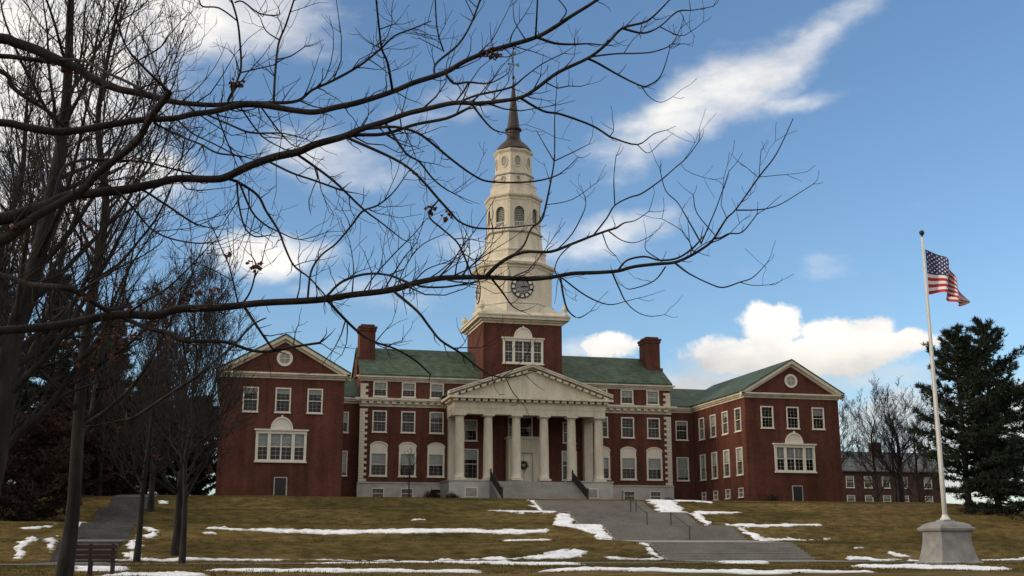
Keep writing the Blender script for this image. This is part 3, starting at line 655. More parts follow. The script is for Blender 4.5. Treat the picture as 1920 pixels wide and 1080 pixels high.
oct_stage('parapet', [(3.15, 41.7), (3.15, 42.05), (2.75, 42.15), (2.75, 43.0), (2.82, 43.05), (2.82, 43.15), (2.52, 43.25), (2.4, 44.3)])
oct_stage('lantern_band', [(2.5, 44.28), (2.55, 44.4), (2.3, 44.5)], 'louver')
oct_stage('lantern', [(2.32, 44.4), (2.32, 44.75), (2.2, 44.8), (2.2, 47.05), (2.28, 47.15), (2.4, 47.3), (2.44, 47.5), (2.1, 47.6)])
def oval(cz, rx, rz, d, name, pane_m='louver'):
    n = 18; fr = MB()
    for i in range(n):
        a, b = 2*math.pi*i/n, 2*math.pi*(i+1)/n
        fr.prism([(x*k*math.cos(q), -.09, cz + zz*k*math.sin(q)) for x, zz, k, q in ((rx, rz, 1.22, a), (rx, rz, 1.22, b), (rx, rz, 1, b), (rx, rz, 1, a))], (0, .088, 0))
    p = MB(); p.face([(rx*math.cos(2*math.pi*i/n), -.02, cz + rz*math.sin(2*math.pi*i/n)) for i in range(n)])
    return fr.me(name, M['trim']), p.me('oval_pane', M[pane_m])
OF, OP = oval(46.0, .38, .62, 0, 'oval_window')
SF, SP = oval(43.75, .22, .3, 0, 'round_vent')
for k in range(8):
    a = k * math.pi / 4; rz = a + math.pi / 2
    ap = 2.2 * math.cos(P8); o = obj('oval_window', OF, lib, (XC + ap*math.cos(a), TY + ap*math.sin(a), 0), rz); q = obj('oval_pane', OP); q.parent = o
    ap = 2.48 * math.cos(P8) + .03; o = obj('round_vent', SF, lib, (XC + ap*math.cos(a), TY + ap*math.sin(a), 0), rz); q = obj('oval_pane', SP); q.parent = o
mb = MB(); mb.lathe([(2.2, 47.6), (2.18, 47.75), (2.0, 48.0), (1.75, 48.35), (1.35, 48.75), (1.0, 49.05), (.88, 49.35)], TC, 24); mb.obj('dome', M['copper'], lib, True)
mb = MB(); mb.lathe([(.86, 49.3), (.8, 49.5), (.8, 50.3), (1.0, 50.45), (1.02, 50.6), (.80, 50.7), (.70, 51.2), (.56, 52.4), (.44, 53.5), (.29, 55.0), (.15, 56.3), (.07, 56.9)], TC, 16); sp = mb.obj('spire', M['copper'], lib)
mb = MB(); mb.lathe([(.045, 56.8), (.03, 61.0)], TC, 8); mb.lathe([(.02, 57.0), (.15, 57.12), (.19, 57.28), (.15, 57.44), (.02, 57.56)], TC, 12); mb.lathe([(.02, 60.9), (.12, 61.05), (.02, 61.25)], TC, 10)
attach(mb.obj('finial', M['copper']), sp)
mb = MB(); mb.box(XC - .6, XC + .6, TY - .03, TY + .03, 58.95, 59.01)
mb.prism([(XC + .3, TY - .02, 58.98), (XC + .7, TY - .02, 59.3), (XC + .7, TY - .02, 58.66)], (0, .04, 0)); mb.prism([(XC - .85, TY - .02, 58.98), (XC - .55, TY - .02, 59.12), (XC - .55, TY - .02, 58.84)], (0, .04, 0))
mb.prism([(XC - .2, TY - .02, 60.2), (XC + .25, TY - .02, 60.2), (XC + .35, TY - .02, 60.75), (XC, TY - .02, 60.6), (XC - .12, TY - .02, 60.9)], (0, .04, 0))
attach(mb.obj('weathervane', M['verdigris']), sp)
# clocks on the faces towards the lawn and to the left
def clock(rz):
    ap = 4.5 * math.cos(P8); a = rz - math.pi / 2; pos = (XC + ap*math.cos(a), TY + ap*math.sin(a), 30.3); n = 36
    mb = MB()
    for i in range(n):
        p, q = 2*math.pi*i/n, 2*math.pi*(i+1)/n
        mb.prism([(r*math.cos(t), -.10, r*math.sin(t)) for r, t in ((1.32, p), (1.32, q), (.80, q), (.80, p))], (0, .098, 0))
    o = mb.obj('clock', M['iron'], lib, loc=pos, rotz=rz); o['label'] = 'round black and white tower clock'
    mb = MB(); mb.face([(.8*math.cos(2*math.pi*i/n), -.03, .8*math.sin(2*math.pi*i/n)) for i in range(n)]); mb.obj('dial', M['granite']).parent = o
    for k in range(12):
        t = k * math.pi / 6; c, s = math.cos(t), math.sin(t); mb = MB()
        mb.prism([(r*c - w*s, -.125, r*s + w*c) for r, w in ((.88, -.15), (.88, .15), (1.2, .19), (1.2, -.19))], (0, .022, 0)); mb.obj('hour_plate', M['frame']).parent = o
    for ln, w, ang in ((.62, .075, 8), (1.1, .05, 2)):
        t = R(ang); c, s = math.cos(t), math.sin(t); mb = MB()
        mb.prism([(r*c - q*s, -.15, r*s + q*c) for r, q in ((-.18, -w), (-.18, w), (ln, w*.4), (ln, -w*.4))], (0, .02, 0)); mb.obj('hand', M['iron']).parent = o
clock(0); clock(R(-90))

# ------------------------------------------------------------------ railings on the portico steps and handrails on the terrace steps
def railing(name, x, ya, za, yb, zb, label, cat, group=None, dens=.13, h=1.0, r=.028, scroll=True):
    t = thing(name, (x, ya, za), label, cat, group)
    mb = MB(); mb.bar((x, ya, za + h), (x, yb, zb + h), r * 1.4); mb.obj('top_rail', M['iron'], t)
    if dens:
        mb = MB(); mb.bar((x, ya, za + .14), (x, yb, zb + .14), r); mb.obj('bottom_rail', M['iron'], t)
        n = max(2, int(abs(yb - ya) / dens))
        for k in range(1, n):
            f = k / n; mb = MB(); mb.bar((x, ya + (yb-ya)*f, za + (zb-za)*f + .12), (x, ya + (yb-ya)*f, za + (zb-za)*f + h), r * .75, 5); mb.obj('baluster', M['iron'], t)
    for y, z in ((ya, za), (yb, zb)):
        mb = MB(); mb.box(x - r*1.6, x + r*1.6, y - r*1.6, y + r*1.6, z - .05, z + h + .06); p = mb.obj('post', M['iron'], t)
        if scroll: mb = MB(); mb.lathe([(.02, z + h + .05), (.10, z + h + .12), (.10, z + h + .2), (.02, z + h + .28)], (x, y), 10); attach(mb.obj('knob', M['iron']), p)
    return t
for x, nm in ((SX0 + .45, 'left'), (SX1 - .45, 'right')):
    railing('iron_railing', x, 112.9, 6.25, 118.2, 8.4, 'black iron railing down the %s side of the portico steps' % nm, 'railing', 'portico step railings', dens=.16, r=.045)
for i, (ya, za, yb, zb) in enumerate(FL):
    for x, w in ((XC + .5, 'middle'), (XC + 3.2, 'right')):
        if (w == 'right') != (i == 3): continue
        if i == 0: continue
        railing('handrail', x, ya - .3, za, yb + .3, zb, 'thin dark handrail on the %s of the %s flight of terrace steps' % (w, ('lowest', 'second', 'third', 'topmost')[i]), 'handrail', 'terrace step handrails', dens=0, h=.92, r=.018, scroll=False)

# ------------------------------------------------------------------ flagpole, flag and pedestal
FX, FY = 32.82, 48.85; FZ = gz(FX, FY)
t = thing('stone_pedestal', (FX, FY, FZ), 'grey stone flared pedestal under the flagpole', 'pedestal')
mb = MB(); q2 = math.sqrt(2)
mb.lathe([(r * q2, FZ + z) for r, z in ((1.1, -.3), (1.1, .07), (1.07, .09))], (FX, FY), 4, R(45)); mb.obj('footing', M['granite'], t); mb = MB()
mb.lathe([(r * q2, FZ + z) for r, z in ((1.02, -.15), (1.02, .1), (.97, .14), (.90, .38), (.83, .7), (.79, 1.0), (.77, 1.32), (.77, 1.46))], (FX, FY), 4, R(45)); mb.obj('shaft', M['granite'], t)
mb = MB(); mb.lathe([(r * q2, FZ + z) for r, z in ((.80, 1.46), (.90, 1.52), (.93, 1.62), (.90, 1.68))], (FX, FY), 4, R(45)); mb.obj('cap', M['granite'], t)
mb = MB(); mb.lathe([(r * q2, FZ + z) for r, z in ((.84, 1.68), (.78, 1.78), (.6, 1.88), (.3, 1.95), (.28, 2.02))], (FX, FY), 4, R(45)); mb.obj('domed_top', M['granite'], t)
t = thing('flagpole', (FX, FY, FZ + 2.0), 'tall white flagpole with a dark ball on top standing on the stone pedestal', 'flagpole')
mb = MB(); mb.lathe([(.115, FZ + 2.0), (.112, FZ + 5), (.09, FZ + 10.5), (.058, FZ + 15.85)], (FX, FY), 16); mb.obj('pole', M['pole'], t, True)
mb = MB(); mb.lathe([(.24, FZ + 2.0), (.24, FZ + 2.08), (.16, FZ + 2.14), (.14, FZ + 2.25)], (FX, FY), 16); mb.obj('collar', M['pole'], t)
mb = MB(); mb.lathe([(.05, FZ + 15.85), (.05, FZ + 15.95)], (FX, FY), 10); mb.lathe([(.02, FZ + 15.93)] + [(.13 * math.sin(math.pi * k / 8), FZ + 16.06 - .13 * math.cos(math.pi * k / 8)) for k in range(1, 8)] + [(.01, FZ + 16.19)], (FX, FY), 14); mb.obj('finial_ball', M['iron'], t, True)
mb = MB(); mb.bar((FX - .13, FY - .02, FZ + 3.2), (FX - .09, FY - .02, FZ + 15.6), .008, 5); mb.obj('halyard', M['frame'], t)
def flag():
    ftop = FZ + 15.22
    ts = [(0, 0), (.62, .22), (1.05, .5), (1.22, .95), (1.36, 1.5), (1.56, 2.05), (2.0, 2.62)]
    bs = [(.04, 2.28), (.5, 2.2), (.9, 2.3), (1.08, 2.62), (1.4, 2.8), (1.7, 2.82), (1.98, 2.74)]
    dp = [0, .22, -.25, .35, -.3, .25, -.05]
    k = np.linspace(0, 1, 7); nu, nv = 60, 52
    def ev(a, s): # smooth interpolation
        s = min(max(s, 0), 1) * 6; i = min(int(s), 5); f = s - i
        p0, p1, p2, p3 = a[max(i-1, 0)], a[i], a[i+1], a[min(i+2, 6)]
        return .5 * (2*p1 + (p2 - p0)*f + (2*p0 - 5*p1 + 4*p2 - p3)*f*f + (3*p1 - p0 - 3*p2 + p3)*f**3)
    def P(s, v):
        x = ev([a[0] for a in ts], s) * (1 - v) + ev([a[0] for a in bs], s) * v
        z = ev([a[1] for a in ts], s) * (1 - v) + ev([a[1] for a in bs], s) * v
        d = ev(dp, s + .06 * v) * (.6 + .5 * v) + .06 * s * math.sin(9 * v + 7 * s)
        ca, sa = math.cos(R(12)), math.sin(R(12))
        return Vector((FX + .11 + x * ca + d * sa, FY - x * sa + d * ca, ftop - z))
    v = [P(i / nu, j / nv) for j in range(nv + 1) for i in range(nu + 1)]; f = []; fm = []
    for j in range(nv):
        for i in range(nu):
            a = j * (nu + 1) + i; f.append((a, a + 1, a + nu + 2, a + nu + 1))
            fm.append(2 if (i < nu * .4 and j < 28) else (0 if (j // 4) % 2 == 0 else 1))
    o = obj('flag', mesh('flag', v, f, [M['flag_red'], M['flag_white'], M['flag_blue']], True, fm))
    tag(o, 'red, white and blue striped flag with a starry canton drooping from the flagpole', 'flag')
    mb = MB()
    for r in range(9):
        for c in range(6 if r % 2 == 0 else 5):
            s0 = .4 * ((c * 2 + 1 + (r % 2)) / 12); v0 = (7 / 13) * (r + 1) / 10
            for sgn in (-1, 1):
                pts = []
                e1 = P(s0 + .01, v0) - P(s0, v0); e2 = P(s0, v0 + .01) - P(s0, v0); e1.normalize(); e2.normalize(); nn = e1.cross(e2).normalized()
                for q in range(10):
                    rr = .062 if q % 2 == 0 else .026; an = math.pi * q / 5
                    pts.append(P(s0, v0) + e1 * rr * math.sin(an) - e2 * rr * math.cos(an) + nn * .012 * sgn)
                mb.face(pts)
    so_ = mb.obj('stars', M['flag_white']); so_.parent = o; so_['kind'] = 'stuff'
flag()

# ------------------------------------------------------------------ bench by the path
bx, by = -3.87, 37.3; bz = gz(bx, by)
t = thing('park_bench', (bx, by, bz), 'dark reddish wooden bench seen from behind between the tree trunks', 'bench')
for k in range(3): mb = MB(); z = bz + .50 + k * .15; mb.box(bx - .62, bx + .62, by - .06 - .01*k, by - .03 - .01*k, z, z + .11); mb.obj('back_slat', M['wood'], t)
for k in range(4): mb = MB(); y = by + .02 + k * .12; mb.box(bx - .62, bx + .62, y, y + .095, bz + .42, bz + .45); mb.obj('seat_slat', M['wood'], t)
for x in (bx - .14, bx + .50):
    mb = MB(); mb.box(x - .045, x + .045, by - .03, by + .04, bz - .05, bz + .95); mb.obj('leg', M['wood'], t)
    mb = MB(); mb.box(x - .045, x + .045, by + .42, by + .49, bz - .05, bz + .42); mb.obj('leg', M['wood'], t)
    mb = MB(); mb.box(x - .04, x + .04, by + .04, by + .42, bz + .34, bz + .40); mb.obj('seat_bearer', M['wood'], t)

# ------------------------------------------------------------------ house beyond the right wing
HX0, HX1, HY, HB = 94.0, 113.0, 168.0, 6.4
h = thing('brick_house', ((HX0 + HX1)/2, HY, HB), 'distant low brick house with grey roof behind the bare trees', 'house')
ho = []; wn = []
for x in (96.2, 99.4, 102.6, 105.8, 110.2):
    for z in (8.0, 11.0): ho.append(hole(1.4, 1.8, x - HX0, z)); wn.append((x, z))
wall('wall', (HX0, HY), 0, HX1 - HX0, 5.5, 13.6, ho, M['brick_far'], parent=h)
wall('wall', (HX0, HY + 10), R(-90), 10, 5.5, 13.6, [], M['brick_far'], parent=h); wall('wall', (HX1, HY), R(90), 10, 5.5, 13.6, [], M['brick_far'], parent=h); wall('wall', (HX1, HY + 10), R(180), HX1 - HX0, 5.5, 13.6, [], M['brick_far'], parent=h)
for x, z in wn: window(1.4, 1.8, (x, HY, z), 0, parent=h, blind=(0, .5, .3)[int(x + z) % 3], cas=.07)
mb = MB()
for s in (-1, 1): mb.prism([(HX0 - .4, HY + 5 + s * 5.5, 13.5), (HX1 + .4, HY + 5 + s * 5.5, 13.5), (HX1 + .4, HY + 5, 17.0), (HX0 - .4, HY + 5, 17.0)], (0, 0, .15))
rf = mb.obj('roof', M['slate_far'], h)
mb = MB(); mb.box(102.6, 104.2, HY + 3.2, HY + 4.6, 14.5, 18.6); attach(mb.obj('chimney', M['brick_far']), rf)
for x, s in ((HX0, 1), (HX1, -1)): mb = MB(); mb.prism([(x, HY, 13.6), (x, HY + 10, 13.6), (x, HY + 5, 16.9)], (.3 * s, 0, 0)); mb.obj('gable_end', M['brick_far'], h)
mb = MB(); mb.box(HX0 + 1, HX1 - 1, HY + 2, HY + 2.1, 6, 13.4); mb.obj('interior_partition', M['room'], h)
# ------------------------------------------------------------------ vegetation
def tubes(pls, sides):
    """pls: list of (n,4) arrays x, y, z, radius -> verts, faces; lines of equal length are done together"""
    V = []; F = []; base = 0; groups = {}
    for pl in pls: groups.setdefault(len(pl), []).append(pl)
    ang = np.arange(sides) * 2 * np.pi / sides; ca, sa = np.cos(ang)[None, None, :, None], np.sin(ang)[None, None, :, None]
    for n in sorted(groups):
        a = np.asarray(groups[n], float); m = len(a); p = a[..., :3]; r = a[..., 3]
        t = np.gradient(p, axis=1); t /= np.linalg.norm(t, axis=2)[..., None] + 1e-9
        ref = np.where((np.abs(t[:, :1, 2:3]) < .8), np.array([0, 0, 1.0]), np.array([1.0, 0, 0])) * np.ones((1, n, 1))
        u = np.cross(t, ref); u /= np.linalg.norm(u, axis=2)[..., None] + 1e-9; w = np.cross(t, u)
        V.append((p[:, :, None, :] + r[:, :, None, None] * (u[:, :, None, :] * ca + w[:, :, None, :] * sa)).reshape(-1, 3))
        k = base + (np.arange(m)[:, None] * n + np.arange(n - 1)[None, :]).reshape(-1, 1) * sides; i = np.arange(sides)[None, :]; j = (i + 1) % sides
        F.append(np.stack([k + i, k + j, k + sides + j, k + sides + i], -1).reshape(-1, 4)); base += m * n * sides
    return np.concatenate(V), np.concatenate(F)
def np_mesh(name, V, F, m, smooth=True):
    me = bpy.data.meshes.new(name); nf, k = F.shape
    me.vertices.add(len(V)); me.vertices.foreach_set('co', V.astype(np.float32).ravel())
    me.loops.add(nf * k); me.loops.foreach_set('vertex_index', F.astype(np.int32).ravel())
    me.polygons.add(nf); me.polygons.foreach_set('loop_start', np.arange(0, nf * k, k, dtype=np.int32)); me.polygons.foreach_set('loop_total', np.full(nf, k, dtype=np.int32))
    me.materials.append(m)
    if smooth: me.polygons.foreach_set('use_smooth', np.ones(nf, dtype=bool))
    me.update(calc_edges=True); me.validate(); return me
def smooth_pl(pl, sub=3):
    a = np.asarray(pl, float); n = len(a)
    if n < 3: return a
    out = []
    for i in range(n - 1):
        p0, p1, p2, p3 = a[max(i-1, 0)], a[i], a[i+1], a[min(i+2, n-1)]
        for k in range(sub):
            f = k / sub; out.append(.5 * (2*p1 + (p2 - p0)*f + (2*p0 - 5*p1 + 4*p2 - p3)*f*f + (3*p1 - p0 - 3*p2 + p3)*f**3))
    out.append(a[-1]); out = np.array(out); out[:, 3] = np.maximum(out[:, 3], .0008); return out
def sprout(rng, p, d, ln, r0, r1, up=.25, wob=.18, n=5):
    """one curved shoot from p along d; turns up as it goes"""
    g = rng.gauss; dx, dy, dz = float(d[0]), float(d[1]), float(d[2]); l = math.sqrt(dx*dx + dy*dy + dz*dz) + 1e-9; dx /= l; dy /= l; dz /= l
    x, y, z = float(p[0]), float(p[1]), float(p[2]); pts = [(x, y, z, r0)]; st = ln / (n - 1); u = up / n * 2
    for k in range(1, n):
        dx += g(0, wob); dy += g(0, wob); dz += g(0, wob) + u; l = math.sqrt(dx*dx + dy*dy + dz*dz) + 1e-9; dx /= l; dy /= l; dz /= l
        x += dx * st; y += dy * st; z += dz * st; pts.append((x, y, z, r0 + (r1 - r0) * (k / (n - 1)) ** .8))
    return np.array(pts)
def side_dir(rng, t, ang):
    g = rng.gauss; tx, ty, tz = float(t[0]), float(t[1]), float(t[2]); l = math.sqrt(tx*tx + ty*ty + tz*tz) + 1e-9; tx /= l; ty /= l; tz /= l
    ax, ay, az = g(0, 1), g(0, 1), g(0, 1); k = ax*tx + ay*ty + az*tz; ax -= k*tx; ay -= k*ty; az -= k*tz; l = math.sqrt(ax*ax + ay*ay + az*az) + 1e-9
    c, s = math.cos(ang), math.sin(ang) / l; return [tx*c + ax*s, ty*c + ay*s, tz*c + az*s]
def at(pl, f):
    n = len(pl) - 1; s = f * n; i = min(int(s), n - 1); g = s - i
    return pl[i] * (1 - g) + pl[i + 1] * g, pl[min(i + 1, n), :3] - pl[i, :3]

NROOT=8
LIMBS=[
[(-4.4,8.2,4.425,0.0544),(-3.87,8.366,4.749,0.0516),(-3.352,8.494,5.001,0.0488),(-2.844,8.584,5.181,0.0459),(-2.348,8.636,5.289,0.0431),(-1.862,8.65,5.325,0.0403),(-1.754,8.646,5.3,0.038),(-1.595,8.637,5.253,0.0378),(-1.429,8.626,5.179,0.0376),(-1.298,8.611,5.126,0.0332),(-1.16,8.598,5.04,0.0289),(-0.984,8.566,4.971,0.0266),(-0.817,8.525,4.936,0.0264),(-0.674,8.491,4.894,0.0242),(-0.543,8.458,4.863,0.0201),(-0.281,8.382,4.837,0.0179),(-0.087,8.317,4.847,0.0158),(0.157,8.248,4.843,0.0137),(0.33,8.194,4.855,0.0117),(0.43,8.132,4.925,0.0097),(0.546,8.078,4.974,0.0097),(0.661,8.019,5.029,0.0097),(0.781,7.95,5.096,0.0087),(0.899,7.864,5.185,0.0077),(0.993,7.784,5.265,0.0067),(1.123,7.712,5.306,0.0057),(1.24,7.638,5.343,0.0038)],
[(-4.4,8.2,3.449,0.0351),(-3.782,8.005,3.74,0.0333),(-3.196,7.865,3.975,0.0315),(-2.639,7.779,4.155,0.0296),(-2.113,7.748,4.28,0.0278),(-1.618,7.771,4.349,0.026),(-1.486,7.813,4.35,0.026),(-1.282,7.87,4.351,0.0261),(-1.117,7.897,4.391,0.0243),(-0.987,7.912,4.435,0.0243),(-0.748,7.937,4.509,0.0225),(-0.533,7.966,4.551,0.0207),(-0.406,7.975,4.599,0.0207),(-0.265,7.99,4.637,0.0208),(-0.087,8.001,4.707,0.0228),(0.07,8.024,4.731,0.0228),(0.305,8.072,4.73,0.0211),(0.458,8.097,4.741,0.0211),(0.609,8.106,4.796,0.0212),(0.775,8.114,4.853,0.0213),(1.025,8.115,4.963,0.0195),(1.189,8.106,5.049,0.0196),(1.424,8.093,5.15,0.0198),(1.58,8.067,5.251,0.0179),(1.762,8.039,5.338,0.018),(1.942,8.011,5.402,0.0181),(2.125,7.975,5.468,0.0161),(2.255,7.932,5.544,0.0162),(2.383,7.879,5.632,0.0142),(2.533,7.814,5.726,0.0122),(2.675,7.739,5.827,0.0102)],
[(-4.4,8.2,2.993,0.0617),(-3.816,8.313,3.22,0.0585),(-3.254,8.403,3.423,0.0553),(-2.716,8.47,3.603,0.0521),(-2.202,8.513,3.76,0.0489),(-1.71,8.533,3.893,0.0457),(-1.565,8.54,3.944,0.0477),(-1.391,8.537,4.016,0.0476),(-1.275,8.523,4.089,0.0396),(-1.082,8.517,4.13,0.0336),(-0.857,8.499,4.169,0.0335),(-0.659,8.466,4.219,0.0294),(-0.505,8.433,4.258,0.0274),(-0.249,8.386,4.258,0.0272),(-0.146,8.356,4.278,0.0291),(-0.012,8.296,4.343,0.029),(0.176,8.216,4.406,0.0288),(0.345,8.148,4.438,0.0286),(0.466,8.085,4.484,0.0266),(0.662,7.992,4.529,0.0245),(0.782,7.924,4.573,0.0225),(0.945,7.84,4.614,0.0205),(1.081,7.764,4.655,0.0186),(1.21,7.699,4.678,0.0185),(1.406,7.602,4.708,0.0166),(1.569,7.54,4.695,0.0147),(1.704,7.481,4.701,0.0146),(1.851,7.413,4.717,0.0128),(1.945,7.351,4.765,0.0127),(2.081,7.248,4.861,0.0127),(2.274,7.132,4.943,0.0109),(2.387,7.043,5.028,0.01),(2.468,6.967,5.111,0.009),(2.617,6.89,5.143,0.0072),(2.706,6.81,5.219,0.0054),(2.762,6.749,5.283,0.0036)],
[(-4.4,8.2,2.267,0.0416),(-3.821,8.452,2.518,0.0394),(-3.265,8.658,2.734,0.0373),(-2.73,8.818,2.914,0.0351),(-2.217,8.933,3.058,0.033),(-1.726,9.003,3.167,0.0308),(-1.527,9.042,3.199,0.0329),(-1.289,9.082,3.25,0.0329),(-1.022,9.116,3.327,0.033),(-0.862,9.135,3.355,0.033),(-0.635,9.159,3.366,0.033),(-0.482,9.16,3.42,0.031),(-0.213,9.164,3.447,0.0289),(-0.091,9.16,3.461,0.0289),(0.159,9.139,3.499,0.0268),(0.502,9.092,3.524,0.0267),(0.676,9.055,3.542,0.0267),(0.849,9.008,3.572,0.0246),(1.075,8.939,3.595,0.0244),(1.212,8.887,3.621,0.0264),(1.352,8.826,3.659,0.0223),(1.515,8.753,3.686,0.0222),(1.682,8.68,3.687,0.0201),(1.867,8.595,3.678,0.019),(2.166,8.445,3.647,0.0178),(2.323,8.356,3.648,0.0157),(2.473,8.262,3.665,0.0157),(2.643,8.16,3.659,0.0146),(2.781,8.073,3.659,0.0136),(2.884,8,3.681,0.0126),(3.029,7.905,3.687,0.0125),(3.142,7.832,3.688,0.0115),(3.234,7.761,3.722,0.0105),(3.323,7.683,3.777,0.0096),(3.375,7.631,3.828,0.0086),(3.443,7.531,3.965,0.0067),(3.499,7.471,4.029,0.0057),(3.615,7.319,4.232,0.0057),(3.694,7.224,4.353,0.0047),(3.742,7.146,4.476,0.0038),(3.782,7.069,4.606,0.0028)],
[(-4.4,8.2,2.794,0.0525),(-3.799,8.297,2.967,0.0498),(-3.226,8.363,3.143,0.0471),(-2.679,8.4,3.323,0.0443),(-2.158,8.406,3.507,0.0416),(-1.665,8.383,3.694,0.0389),(-1.542,8.351,3.787,0.0349),(-1.433,8.336,3.88,0.031),(-1.329,8.333,3.952,0.029),(-1.14,8.306,4.085,0.029),(-1.059,8.257,4.179,0.027),(-0.939,8.177,4.269,0.0268),(-0.796,8.053,4.361,0.0246),(-0.733,7.969,4.424,0.0225),(-0.675,7.859,4.51,0.0241),(-0.576,7.736,4.612,0.0239),(-0.549,7.703,4.645,0.0202)],
[(-4.4,8.2,4.38,0.0263),(-3.883,8.491,4.701,0.025),(-3.375,8.704,4.952,0.0236),(-2.874,8.841,5.132,0.0222),(-2.382,8.9,5.241,0.0209),(-1.898,8.882,5.28,0.0195),(-1.675,8.835,5.257,0.0193),(-1.444,8.867,5.26,0.0193),(-1.305,8.811,5.215,0.017)],
[(-4.4,8.2,4.13,0.0252),(-3.855,8.307,4.549,0.0239),(-3.324,8.396,4.848,0.0226),(-2.808,8.469,5.028,0.0213),(-2.306,8.524,5.089,0.02),(-1.819,8.561,5.03,0.0187),(-1.733,8.585,4.931,0.0186),(-1.652,8.575,4.863,0.0165),(-1.442,8.604,4.743,0.0123),(-1.358,8.668,4.665,0.0082)],
[(-4.4,8.2,2.711,0.0284),(-3.843,8.63,3.108,0.0269),(-3.302,8.936,3.396,0.0254),(-2.779,9.119,3.576,0.0239),(-2.274,9.177,3.648,0.0225),(-1.785,9.112,3.611,0.021),(-1.551,9.006,3.529,0.0206),(-1.317,8.833,3.483,0.0202),(-1.172,8.863,3.453,0.0202),(-1.075,8.978,3.4,0.0183),(-0.973,9.066,3.357,0.0185)],
[(2.468,6.967,5.111,0.009),(2.66,7.072,5.144,0.0074),(2.808,7.13,5.237,0.0056),(2.948,7.134,5.371,0.0057),(3.067,7.122,5.391,0.0038),(3.223,7.122,5.439,0.0029)],
[(-0.548,7.706,4.638,0.0128),(-0.619,7.431,4.611,0.0098),(-0.706,7.015,4.558,0.0076),(-0.759,6.81,4.561,0.0058),(-0.799,6.606,4.635,0.0048),(-0.807,6.397,4.67,0.0032)],
[(-0.766,6.773,4.565,0.0049),(-0.743,6.725,4.677,0.0041),(-0.683,6.604,4.781,0.0033)],
[(-1.01,8.551,5.083,0.0062),(-0.827,8.211,5.062,0.0059),(-0.66,7.998,5.09,0.0058),(-0.583,7.799,5.111,0.0038),(-0.433,7.287,5.052,0.0027)],
[(3.385,7.625,3.832,0.0076),(3.413,7.564,3.829,0.0066),(3.445,7.5,3.843,0.0057),(3.518,7.431,3.841,0.0047),(3.568,7.285,3.936,0.0037)],
[(3.5,7.474,4.018,0.0057),(3.709,7.509,4.047,0.0048),(3.8,7.405,4.056,0.0038),(3.844,7.237,4.078,0.0032),(3.957,7.154,4.153,0.0025)],
[(3.3,7.687,3.801,0.0057),(3.342,7.539,3.985,0.0047),(3.309,7.333,4.056,0.0037),(3.275,7.087,4.174,0.0027)],
[(3.299,7.684,3.813,0.0067),(3.228,7.771,4.031,0.0048),(3.133,7.708,4.123,0.0038),(2.999,7.598,4.17,0.0038),(2.922,7.504,4.303,0.0028)],
[(3.153,7.829,3.68,0.0086),(3.201,7.693,3.573,0.0066),(3.313,7.581,3.477,0.0056),(3.393,7.528,3.442,0.0056),(3.472,7.415,3.46,0.0046),(3.512,7.278,3.467,0.0037),(3.507,7.035,3.516,0.0027)],
[(3.472,7.415,3.46,0.0037),(3.545,7.354,3.427,0.0028),(3.653,7.32,3.429,0.0022)],
[(2.781,8.072,3.663,0.0087),(2.862,8.09,3.752,0.0078),(2.986,8.037,3.775,0.0078),(3.072,7.947,3.729,0.0078),(3.173,7.843,3.726,0.0077),(3.284,7.813,3.8,0.0077),(3.364,7.834,3.881,0.0058)],
[(3.089,7.874,3.662,0.0058),(2.978,7.837,3.537,0.0048),(2.829,7.917,3.486,0.0038),(2.778,7.938,3.504,0.0023)],
[(2.742,8.099,3.65,0.0068),(2.784,8.054,3.509,0.0058),(2.803,7.981,3.404,0.0048),(2.842,7.861,3.304,0.0038),(2.904,7.749,3.249,0.003),(2.986,7.66,3.247,0.0022)],
[(2.404,8.308,3.637,0.0069),(2.575,8.253,3.495,0.0059),(2.764,8.282,3.439,0.0045),(2.909,8.283,3.472,0.0034),(2.999,8.249,3.495,0.0024)],
[(2.392,8.311,3.638,0.0088),(2.382,8.194,3.46,0.0077),(2.412,8.183,3.356,0.0067),(2.499,8.207,3.307,0.0048),(2.582,8.158,3.351,0.0029)],
[(1.866,8.593,3.686,0.018),(1.927,8.445,3.749,0.0148),(2.004,8.269,3.783,0.0136),(2.083,8.118,3.779,0.0124),(2.209,7.938,3.741,0.0113),(2.339,7.806,3.776,0.0102),(2.466,7.74,3.824,0.0093),(2.581,7.702,3.865,0.0084),(2.64,7.68,3.883,0.0075),(2.689,7.651,3.915,0.0056),(2.762,7.603,3.927,0.0037),(2.83,7.504,3.972,0.0028)],
[(2.244,7.904,3.743,0.0056),(2.366,7.895,3.879,0.0047),(2.448,7.841,4.055,0.0038),(2.466,7.869,4.156,0.0023)],
[(2.477,7.736,3.827,0.0065),(2.568,7.692,3.951,0.0062),(2.636,7.695,4.058,0.0056),(2.752,7.69,4.127,0.0057),(2.836,7.666,4.155,0.0057),(2.94,7.536,4.225,0.0047),(2.984,7.381,4.267,0.0041),(3.018,7.228,4.299,0.0037),(3.053,7.062,4.375,0.0027)],
[(2.636,7.695,4.058,0.0047),(2.597,7.591,4.228,0.0037),(2.62,7.6,4.405,0.0028)],
[(2.004,8.269,3.783,0.0087),(2.114,8.37,3.896,0.0079),(2.198,8.46,4.06,0.008),(2.289,8.49,4.144,0.0081),(2.326,8.494,4.259,0.0081),(2.357,8.454,4.45,0.0071),(2.377,8.41,4.62,0.0061),(2.385,8.416,4.813,0.0051),(2.407,8.488,5.025,0.0042),(2.475,8.657,5.35,0.0032)],
[(2.325,8.49,4.275,0.0045),(2.658,8.857,4.454,0.0036),(2.918,8.982,4.664,0.0026)],
[(2.377,8.41,4.62,0.0051),(2.459,8.147,4.613,0.004),(2.522,7.933,4.609,0.0025)],
